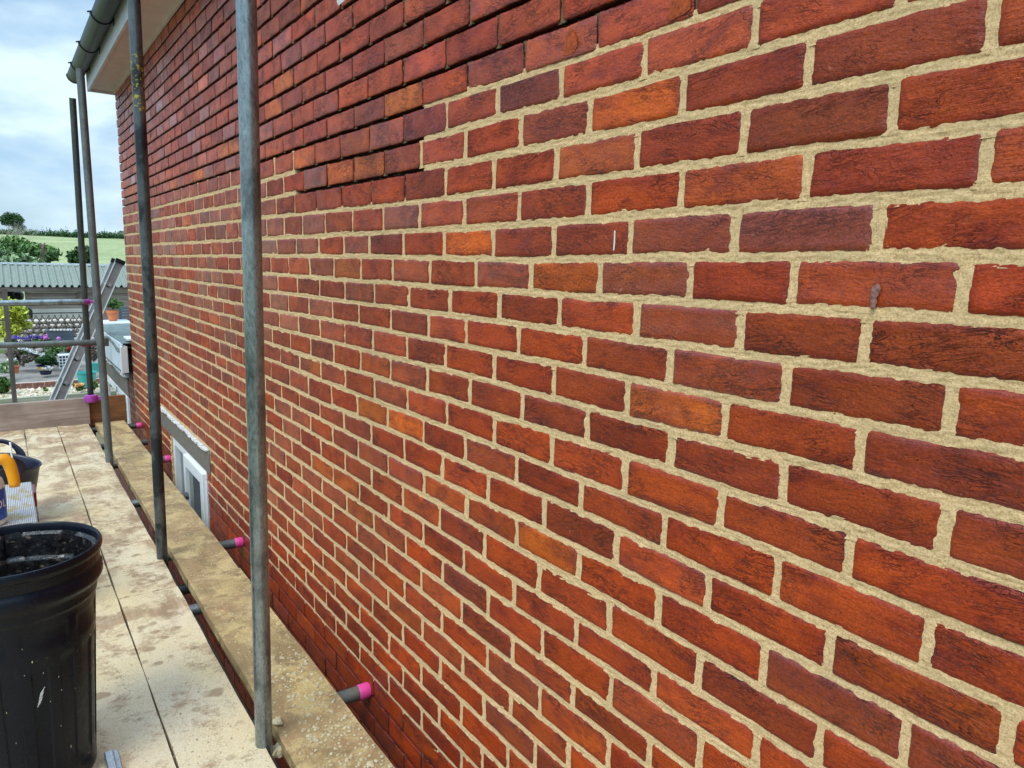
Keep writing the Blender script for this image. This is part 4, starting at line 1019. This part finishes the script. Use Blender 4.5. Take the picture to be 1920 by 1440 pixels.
for r_ in range(2):
    x = -4+.1*r_
    while x < 3.9: m2.box(x, x+.205, 19.53, 19.67, GZ-.02+r_*.082, GZ+.05+r_*.082); x += .228
m2.build('bricks', MAT['edging_brick'], bw, bevel=.006)

# ------------------------------------------------------------------ foliage
def leaves(name, mat, blobs, n, size, parent=None, loc=None, shell=.55, tris=False, flat=0):
    tot = sum(b[3]*b[4]*b[5] for b in blobs); V = []; F = []; A = []
    for (cx, cy, cz, rx, ry, rz) in blobs:
        cnt = int(n*(rx*ry*rz)/tot)+4
        for _ in range(cnt):
            d = Vector((random.gauss(0, 1), random.gauss(0, 1), random.gauss(0, 1))).normalized()
            rr = shell+(1-shell)*random.random()
            if random.random() < .25: rr *= random.random()
            p = Vector((cx+d.x*rx*rr, cy+d.y*ry*rr, cz+d.z*rz*rr))
            u = Vector((random.gauss(0, 1), random.gauss(0, 1), random.gauss(0, 1)*(1-flat))).normalized()
            w = u.cross(Vector((random.gauss(0, 1), random.gauss(0, 1), random.gauss(0, 1)))).normalized()
            s = size*random.uniform(.6, 1.4); k = len(V)
            V += [p-u*s, p+w*s*.45, p+u*s, p-w*s*.45]; F.append((k, k+1, k+2, k+3))
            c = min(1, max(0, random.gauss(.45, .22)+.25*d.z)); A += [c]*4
    return mesh(name, V, F, mat, parent, loc, attrs={'lc': ('FLOAT', A)})
def blobs_in(c, r, k, f=.45):
    out_ = []
    for _ in range(k):
        d = Vector((random.gauss(0, 1), random.gauss(0, 1), random.gauss(0, 1))).normalized()*random.random()**.4
        s = random.uniform(.7, 1.3)*f
        out_.append((c[0]+d.x*r[0]*.75, c[1]+d.y*r[1]*.75, c[2]+d.z*r[2]*.75, r[0]*s, r[1]*s, r[2]*s))
    return out_
def plant(name, mat, px, py, Y, w, h, n, size, label, cat, stem=True, depth=None, group=None, k=9, f=.42):
    """a bush whose middle stands at the given spot, w by h metres"""
    c = at(px, py, Y); base = Vector((c.x, c.y, c.z-h/2)); root = empty(name, base); tag(root, label, cat, group)
    leaves('foliage', mat, blobs_in(c, (w/2, (depth or w)/2, h/2), k, f), n, size, root)
    if stem: MB().tube(base, (c.x, c.y, c.z+h*.15), .02+w*.02, 8, r2=.01).build('stem', MAT['bark'], root)
    return root
# hill tree and hedge
def tree(name, px, py, Y, w, h, trunk_h, mat, label, n, size, k=16):
    c = at(px, py, Y); g0 = gz(c.x, Y); root = empty(name, (c.x, Y, g0)); tag(root, label, 'tree')
    leaves('crown', mat, blobs_in(c, (w/2, w/2, h/2), k, .36), n, size, root)
    m = MB().tube((c.x, Y, g0-.2), (c.x, Y, c.z), w*.035, 10, r2=w*.012)
    for q in range(6):
        a = q*1.05; m.tube((c.x, Y, c.z-h*.3), (c.x+math.cos(a)*w*.33, Y+math.sin(a)*w*.33, c.z+h*.15), w*.012, 6, r2=w*.004)
    m.build('trunk', MAT['bark'], root); return root
tree('field_tree', 24, 414, 262, 7.6, 5.6, 2, MAT['leaf_dark'], 'round dark tree standing alone behind the hedge on the skyline', 5200, .22, 22)
hb = []; hx = []
for px in range(-40, 330, 3):
    Y = 252+random.uniform(-1, 1); top_ = 432 if px < 150 else 434
    c = at(px, top_+8+(px < 60)*-2, Y); hb.append((c.x, c.y, c.z-.5+random.uniform(-.2, .45), 1.3, 1.1, 1.5+random.uniform(-.2, .35)))
    if random.random() < .22: hb.append((c.x, c.y, c.z+1.3, .35, .35, random.uniform(.5, 1.3)))
hc = hb[len(hb)//2]
tag(leaves('hedge', MAT['leaf_hedge'], hb, 15000, .26, None, (hc[0], hc[1], hc[2]-2)), 'long dark green hedge along the top of the field', 'hedge')
# bare twiggy tree
tw = empty('bare_tree', at(22, 500, 40)); tag(tw, 'bare pale twiggy tree in front of the field at the left edge', 'tree')
m = MB()
def twig(p, d, L, r, dep):
    q = p+d*L; m.tube(p, q, r, 5, r2=r*.7)
    if dep == 0: return
    for _ in range(3 if dep > 1 else 2):
        e = (d+Vector((random.gauss(0, .45), random.gauss(0, .3), random.gauss(0, .3)))).normalized(); twig(q, e, L*random.uniform(.6, .85), r*.62, dep-1)
b0 = at(26, 500, 40)
for px_, dx in ((26, .10), (34, .22), (14, -.15), (2, -.35)):
    twig(at(px_, 498, 40), Vector((dx, 0, 1)).normalized(), .68, .022, 4)
m.build('branches', MAT['pale_bark'], tw)
# shrubs behind the shed
plant('shrub', MAT['leaf_mid'], 45, 478, 30, 2.4, 1.25, 5200, .085, 'leafy green shrub behind the shed roof, right of the pale shrub', 'shrub', k=14)
plant('shrub', MAT['leaf_variegated'], 8, 484, 28.6, 1.4, .9, 1900, .10, 'pale variegated shrub behind the shed roof at the left edge', 'shrub')
plant('shrub', MAT['leaf_variegated'], 36, 489, 28.4, 1.2, .45, 900, .10, 'low pale leaved shrub just above the shed ridge', 'shrub')
plant('shrub', MAT['leaf_dark'], 149, 484, 34, 1.15, 1.15, 1700, .09, 'dark round bush in the field seen between the two far poles', 'shrub', k=8)
st_ = at(78, 500, 29); tr_ = empty('dead_tree', st_); tag(tr_, 'dead brown stump of a trunk with a forked top above the shed', 'tree trunk')
m = MB(); pts = [at(x, y, 29) for x, y in ((76, 500), (78, 486), (80, 472), (81, 463))]
for a, b, r1, r2_ in ((0, 1, .10, .085), (1, 2, .085, .07), (2, 3, .07, .055)): m.tube(pts[a], pts[b], r1, 10, r2=r2_)
for px_, py_ in ((76, 456), (84, 455), (73, 459)): m.tube(pts[3], at(px_, py_, 29), .04, 7, r2=.02)
m.tube(at(86, 480, 29), at(87, 469, 29), .03, 6); m.build('forked_stump', MAT['bark'], tr_)

# ------------------------------------------------------------------ shed
SX0, SX1 = at(-60, 540, 25.6).x, at(330, 540, 25.6).x
ev = at(60, 538, 25.6).z; rd = at(60, 497, 27.3).z
SH = empty('open_shed', ((SX0+SX1)/2, 26, GZ)); tag(SH, 'long timber shed with pale green corrugated roof, open at its left bay', 'shed')
nx = int((SX1-SX0)/.02); xs_ = np.linspace(SX0, SX1, nx); V = []
rows = [(25.5, ev), (26.4, (ev+rd)/2+.02), (27.3, rd)]
for y, z in rows:
    for x in xs_:
        ph_ = (x/.190) % 1.0; c_ = max(0, math.cos((ph_-.5)*2*math.pi)); V.append((x, y, z+.075*c_**.9))
nr = len(rows)
F = [(j*nx+i, j*nx+i+1, (j+1)*nx+i+1, (j+1)*nx+i) for j in range(nr-1) for i in range(nx-1)]
RF = mesh('roof', V, F, MAT['corrugated_sheet'], SH, smooth=True)
MB().box(SX0, SX1, 27.24, 27.42, rd+.05, rd+.075).box(SX0, SX1, 27.24, 27.262, rd+.012, rd+.05).build('ridge_cap', MAT['pale_plastic'], RF)
MB().box(SX0, SX1, 25.62, 25.68, ev-.14, ev-.008).build('fascia', MAT['shed_timber'], SH)
MB().box(SX0, SX1, 25.70, 25.72, ev-.05, ev+.075).build('eaves_filler', MAT['dark_plastic'], SH)
wx0 = at(50, 560, 25.8).x
m = MB(); z = GZ; k = 0
while z < ev-.15:
    m.box(wx0, SX1, 25.76+(k % 2)*.012, 25.80, z, z+.145); z += .150; k += 1
WL = m.build('wall', MAT['shed_timber'], SH)
zc = at(100, 573, 25.7)
MB().box(at(52, 573, 25.7).x, at(158, 573, 25.7).x, 25.70, 25.735, at(100, 586, 25.7).z, at(100, 579, 25.7).z).build('pale_rail', MAT['pale_timber'], WL)
MB().box(at(52, 573, 25.7).x, at(158, 573, 25.7).x, 25.72, 25.745, at(100, 597, 25.7).z, at(100, 588, 25.7).z).build('pale_rail', MAT['pale_timber'], WL)
for px_ in (50, 3): q = at(px_, 560, 25.8); MB().box(q.x-.04, q.x+.04, 25.75, 25.83, GZ, ev-.1).build('post', MAT['shed_timber'], SH)
q = at(150, 556, 25.72); MB().beam(at(143, 566, 25.70), at(150, 546, 25.70), .09, .03, (0, 1, 0)).build('roof_brace', MAT['post_timber'], SH)
MB().box(at(146, 560, 25.72).x, at(152, 560, 25.72).x, 25.71, 25.735, at(150, 568, 25.72).z, at(150, 549, 25.72).z).build('orange_board', MAT['orange_clay'], SH)
# black things in the open bay
def blackbin(px, py, Y, r, h, label):
    c = at(px, py, Y); m = MB().lathe([(r*.75, -h/2), (r*.95, -h*.3), (r, h*.1), (r*.97, h*.35), (r*.8, h*.48), (r*.45, h*.56), (.001, h*.58)], c, 24)
    tag(m.build('lidded_bin', MAT['dark_plastic'], None, (c.x, c.y, c.z-h/2), smooth=True), label, 'bin')
blackbin(42, 590, 25.2, .26, .36, 'low dark lidded bin at the left end of the shed wall')
blackbin(14, 553, 27.0, .22, .30, 'dark domed bin in the open bay of the shed, left of the other')
blackbin(28, 555, 27.1, .24, .26, 'dark domed bin in the open bay of the shed, nearer its wall')
# stone wall and trellis
q0, q1 = at(20, 600, 24.7), at(162, 600, 24.7); zs = at(90, 640, 24.7).z; ztp = at(90, 598, 24.7).z
m = MB(); hh_ = (ztp-GZ)/8
for r_ in range(8):
    x = q0.x+(r_ % 2)*.09
    while x < q1.x:
        w = random.uniform(.17, .23); z = GZ+.12+(r_+.5)*(ztp-GZ-.12)/8
        m.lathe([(.001, -.058), (w*.36, -.052), (w*.52, -.014), (w*.5, .026), (w*.3, .055), (.001, .059)], (x+w/2, 24.78, z), 10); x += w+.006
sw = empty('stone_wall', ((q0.x+q1.x)/2, 24.8, GZ)); tag(sw, 'wall of rounded pale stones behind the diamond trellis', 'stone wall')
m.build('stones', MAT['pale_stone'], sw, smooth=True); MB().box(q0.x, q1.x, 24.78, 24.9, GZ, ztp).build('core', MAT['post_timber'], sw)
tl = empty('trellis', (at(90, 615, 24.5).x, 24.5, GZ)); tag(tl, 'brown diamond lattice trellis in front of the pale stones', 'trellis')
m = MB(); a0 = at(18, 592, 24.5); a1 = at(160, 592, 24.5); zb_ = at(90, 641, 24.5).z; H = a0.z-zb_; p_ = (a1.x-a0.x)/12
for i in range(-4, 16):
    for sg, off in ((1, 0), (-1, .012)):
        xa = a0.x+i*p_; xb = xa+sg*H*.62
        t0, t1 = 0., 1.
        f = lambda t: (xa+(xb-xa)*t, 24.5+off, zb_+H*t)
        ts = [t for t in np.linspace(0, 1, 41) if a0.x <= f(t)[0] <= a1.x]
        if len(ts) > 3: m.beam(f(ts[0]), f(ts[-1]), .026, .020, (0, 1, 0))
m.build('lattice', MAT['post_timber'], tl)
# slate coloured panel planter and flowers on the rail height
def boxpot(name, px0, px1, py0, py1, Y, d, mat, label, cat, taper=0, parts=None):
    a = at(px0, py1, Y); b = at(px1, py0, Y); root = empty(name, ((a.x+b.x)/2, Y+d/2, a.z)); tag(root, label, cat)
    x0, x1, z0, z1 = a.x, b.x, a.z, b.z; t = taper
    V = [(x0+t, Y+t, z0), (x1-t, Y+t, z0), (x1-t, Y+d-t, z0), (x0+t, Y+d-t, z0), (x0, Y, z1), (x1, Y, z1), (x1, Y+d, z1), (x0, Y+d, z1)]
    m = MB().add(V, [(0,3,2,1),(4,5,6,7),(0,1,5,4),(1,2,6,5),(2,3,7,6),(3,0,4,7)])
    m.build('body', mat, root, bevel=.008)
    MB().box(x0-.012, x1+.012, Y-.012, Y+d+.012, z1-.025, z1+.003).build('rim', mat, root, bevel=.004)
    return root, (x0, x1, z0, z1)
r_, _b = boxpot('slate_planter', 90, 138, 618, 646, 23.4, .35, MAT['slate_panel'], 'big plain slate blue rectangular panel planter under the trellis', 'planter')
m = MB()
for i in range(7): c = at(96+i*6.2, 619, 23.3); m.lathe([(.001, -.03), (.035, -.015), (.03, .02), (.001, .035)], c, 8)
m.build('pale_pebble_edge', MAT['pale_stone'], r_, smooth=True)
def flowers(name, px, py, Y, w, h, nleaf, nfl, fm, label, cat='flowers', group=None, fs=.035, ls=.05, lm='leaf_mid'):
    c = at(px, py, Y); root = empty(name, (c.x, c.y, c.z-h/2)); tag(root, label, cat, group)
    if nleaf: leaves('foliage', MAT[lm], blobs_in((c.x, c.y, c.z-h*.15), (w/2, .15, h*.4), 6, .5), nleaf, ls, root)
    leaves('petals', MAT[fm], blobs_in((c.x, c.y-.05, c.z+h*.12), (w/2, .14, h*.38), 7, .4), nfl, fs, root, shell=.8)
    return root
flowers('pansies', 24, 636, 21.5, .30, .20, 90, 110, 'petal_purple', 'violet pansies nearest the left edge above the lower guard rail', group='purple and pink flowers above the rail')
flowers('pansies', 51, 635, 21.5, .20, .20, 70, 90, 'petal_purple', 'violet pansies in the middle of the row above the lower guard rail', group='purple and pink flowers above the rail')
flowers('pansies', 69, 635, 21.5, .18, .20, 70, 80, 'petal_purple', 'violet pansies next to the pink petunias above the rail', group='purple and pink flowers above the rail')
flowers('petunias', 86, 634, 21.5, .20, .22, 60, 80, 'petal_pink', 'pink petunias left of the slate blue panel', group='purple and pink flowers above the rail')
flowers('petunias', 109, 636, 21.5, .11, .12, 10, 60, 'petal_pink', 'single pink petunia in front of the slate blue panel', group='purple and pink flowers above the rail')
boxpot('flower_trough', 8, 100, 641, 652, 21.4, .25, MAT['dark_plastic'], 'long dark trough under the violet pansies', 'trough')
plant('yellow_shrub', MAT['leaf_yellow'], 17, 606, 22.5, 1.05, 1.15, 3000, .055, 'bright yellow leaved shrub at the left edge behind the wooden post', 'shrub', k=14)
plant('low_shrub', MAT['leaf_mid'], 102, 657, 22.3, .75, .24, 700, .045, 'low green plants beneath the slate blue panel', 'plant', stem=False)
flowers('red_flowers', 137, 655, 22.0, .42, .20, 120, 200, 'petal_red', 'red flowers growing in the grey trough')
boxpot('grey_trough', 114, 152, 660, 670, 21.9, .25, MAT['grey_trough'], 'grey trough holding the red flowers', 'trough')
plant('dead_shrub', MAT['leaf_grey'], 42, 672, 21.6, .85, .42, 1500, .05, 'brown withered bush left of the green plant in the bowl', 'shrub')
for i, (px_, py_) in enumerate(((48, 656), (60, 659), (72, 662), (84, 666), (96, 670), (108, 675))): pass
wd = empty('white_daisies', at(80, 672, 21.0)); tag(wd, 'diagonal row of white daisies between green plants and the blue bowl', 'flowers')
bl = []
for k_ in range(16):
    c = at(40+k_*5, 652.5+k_*1.75, 21.4); bl.append((c.x, c.y, c.z, .07, .10, .035))
leaves('petals', MAT['petal_white'], bl, 620, .035, wd, flat=.7)
leaves('foliage', MAT['leaf_mid'], [(b[0], b[1]+.05, b[2]-.07, .09, .1, .05) for b in bl], 320, .05, wd)
# bowl planter
c = at(86, 702, 20.4); BW = empty('bowl_planter', c); tag(BW, 'dark blue glazed bowl with a yellow band holding a dense green plant', 'planter')
bh = at(86, 684, 20.4).z-c.z
autosmooth(MB().lathe([(.001, 0), (.105, 0), (.112, .01), (.145, bh*.45), (.150, bh*.5)], c, 36).build('base', MAT['navy_glaze'], BW), 30)
autosmooth(MB().lathe([(.150, bh*.5), (.178, bh*.86)], c, 36).build('band', MAT['yellow_glaze'], BW), 30)
autosmooth(MB().lathe([(.178, bh*.86), (.192, bh*.97), (.190, bh), (.175, bh), (.16, bh*.85), (.001, bh*.8)], c, 36).build('lip', MAT['navy_glaze'], BW), 30)
leaves('foliage', MAT['leaf_dark'], blobs_in((c.x, c.y, c.z+bh+.10), (.30, .22, .15), 12, .4), 1500, .04, BW)
leaves('small_flowers', MAT['petal_white'], [(c.x+.05, c.y-.18, c.z+bh*.75, .12, .03, .06)], 60, .03, BW)
r_, b_ = boxpot('terracotta_trough', 14, 36, 686, 701, 20.2, .22, MAT['terracotta'], 'orange terracotta trough with white flowers behind the wooden post', 'trough', .02)
leaves('flowers', MAT['petal_white'], [(b_[0]+.12, 20.3, b_[3]+.10, .12, .08, .10)], 60, .03, r_); leaves('foliage', MAT['leaf_mid'], [(b_[0]+.1, 20.3, b_[3]+.02, .16, .1, .1)], 160, .045, r_)
# white latticed crate
a = at(112, 690, 20.9); b = at(141, 666, 20.9); CR = empty('plastic_crate', ((a.x+b.x)/2, 21.05, a.z)); tag(CR, 'white slotted plastic crate beside the white daisies', 'crate')
m = MB(); n_ = 5
for i in range(n_+1):
    x = a.x+(b.x-a.x)*i/n_; m.box(x-.010, x+.010, 20.9, 20.925, a.z, b.z)
for j in range(5): z = a.z+(b.z-a.z)*j/4; m.box(a.x-.01, b.x+.01, 20.897, 20.922, z-.009, z+.009)
m.build('slotted_side', MAT['pale_plastic'], CR); MB().box(a.x, b.x, 20.93, 21.25, a.z, b.z-.02).build('dark_inside', MAT['dark_plastic'], CR)
MB().box(a.x-.01, b.x+.01, 20.925, 21.26, b.z-.015, b.z+.012).build('lid', MAT['pale_plastic'], CR)
plant('leafy_plant', MAT['leaf_mid'], 8, 722, 18.9, .38, .42, 700, .05, 'fresh green leafy plant in the gravel at the left edge', 'plant', stem=False)
plant('leafy_plant', MAT['leaf_variegated'], 3, 690, 20.0, .4, .3, 420, .05, 'pale yellowish plant at the left edge beside the terracotta trough', 'plant', stem=False)
plant('seedling', MAT['leaf_mid'], 86, 730, 18.6, .09, .10, 60, .03, 'small green seedling growing in the gravel bed', 'plant', stem=False)
flowers('orange_flowers', 151, 722, 18.3, .24, .20, 160, 80, 'petal_orange', 'orange flowers with fresh leaves at the right of the ladder foot', ls=.045)
plant('leafy_plant', MAT['leaf_mid'], 175, 722, 18.3, .18, .24, 260, .045, 'green plant between the two far poles above the purple clamp', 'plant', stem=False)
# teal pots
for (px_, py0_, py1_, Y_, rr_, lb) in ((164, 697, 724, 18.9, .20, 'large teal plastic tub behind the thin pole'), (176, 681, 698, 19.8, .13, 'small teal plastic pot standing behind the large teal tub')):
    c = at(px_, py1_, Y_); h_ = at(px_, py0_, Y_).z-c.z
    root = empty('teal_tub', c); tag(root, lb, 'tub'); autosmooth(MB().lathe([(.001, 0), (rr_*.8, 0), (rr_, h_*.93), (rr_*1.07, h_*.94), (rr_*1.07, h_), (rr_*.96, h_), (rr_*.9, h_*.8), (.001, h_*.78)], c, 28).build('body', MAT['teal_plastic'], root), 30)
plant('ivy_bush', MAT['leaf_grey'], 178, 660, 21.5, .34, .62, 420, .05, 'brownish climbing plant between the two far poles', 'plant', stem=False)
# terracotta pot and bench beside the wall corner
c = at(212, 601, 20.5); h_ = at(212, 582, 20.5).z-c.z; root = empty('terracotta_pot', c); tag(root, 'bright orange terracotta pot with feathery green plant beside the wall corner', 'pot')
autosmooth(MB().lathe([(.001, 0), (.095, 0), (.125, h_*.74), (.140, h_*.75), (.142, h_), (.125, h_), (.118, h_*.8), (.001, h_*.78)], c, 28).build('body', MAT['orange_clay'], root), 30)
leaves('foliage', MAT['leaf_mid'], blobs_in((c.x+.08, c.y, c.z+h_+.13), (.24, .15, .17), 8, .4), 420, .04, root)
b0_ = at(222, 576, 21.2); b1_ = at(300, 576, 21.2); BN = empty('slatted_bench', ((b0_.x+b1_.x)/2, 21.3, GZ+.12)); tag(BN, 'grey slatted staging behind the orange terracotta pot', 'bench')
m = MB()
for j in range(7): z = b0_.z-j*.075; m.box(b0_.x, b1_.x, 21.2, 21.23, z-.055, z)
m.build('slats', MAT['slate_panel'], BN)
for x in (b0_.x+.04, b1_.x-.04): MB().box(x-.03, x+.03, 21.24, 21.30, GZ+.1, b0_.z).build('leg', MAT['slate_panel'], BN)
c = at(205, 606, 19.8); tag(MB().box(at(170, 606, 19.8).x, at(250, 606, 19.8).x, 19.8, 20.9, c.z-.06, c.z).build('staging_shelf', MAT['pale_plastic'], None, (c.x, 20.3, c.z-.06), bevel=.006), 'pale blue grey shelf under the orange terracotta pot', 'shelf')
# wooden post with rails, nearer than the flower beds
pa, pb = at(8, 540, 11.0), at(28, 756, 11.0); PO = empty('wooden_post', (pb.x, 11, -3.4)); tag(PO, 'leaning grey brown wooden post with thin rails at the left edge', 'post')
dn = (pb-pa).normalized(); MB().beam(pa, pb+dn*((pb.z+3.4)/-dn.z), .055, .05, (0, 1, 0)).build('upright', MAT['post_timber'], PO, bevel=.004)
MB().beam(at(-60, 604, 11.02), at(11, 600, 11.02), .02, .03, (0, 1, 0)).build('rail', MAT['post_timber'], PO)
MB().beam(at(-60, 708, 11.03), at(22, 704, 11.03), .02, .04, (0, 1, 0)).build('rail', MAT['pale_timber'], PO)
MB().beam(at(-60, 655, 11.03), at(18, 653, 11.03), .02, .03, (0, 1, 0)).build('rail', MAT['pale_timber'], PO)
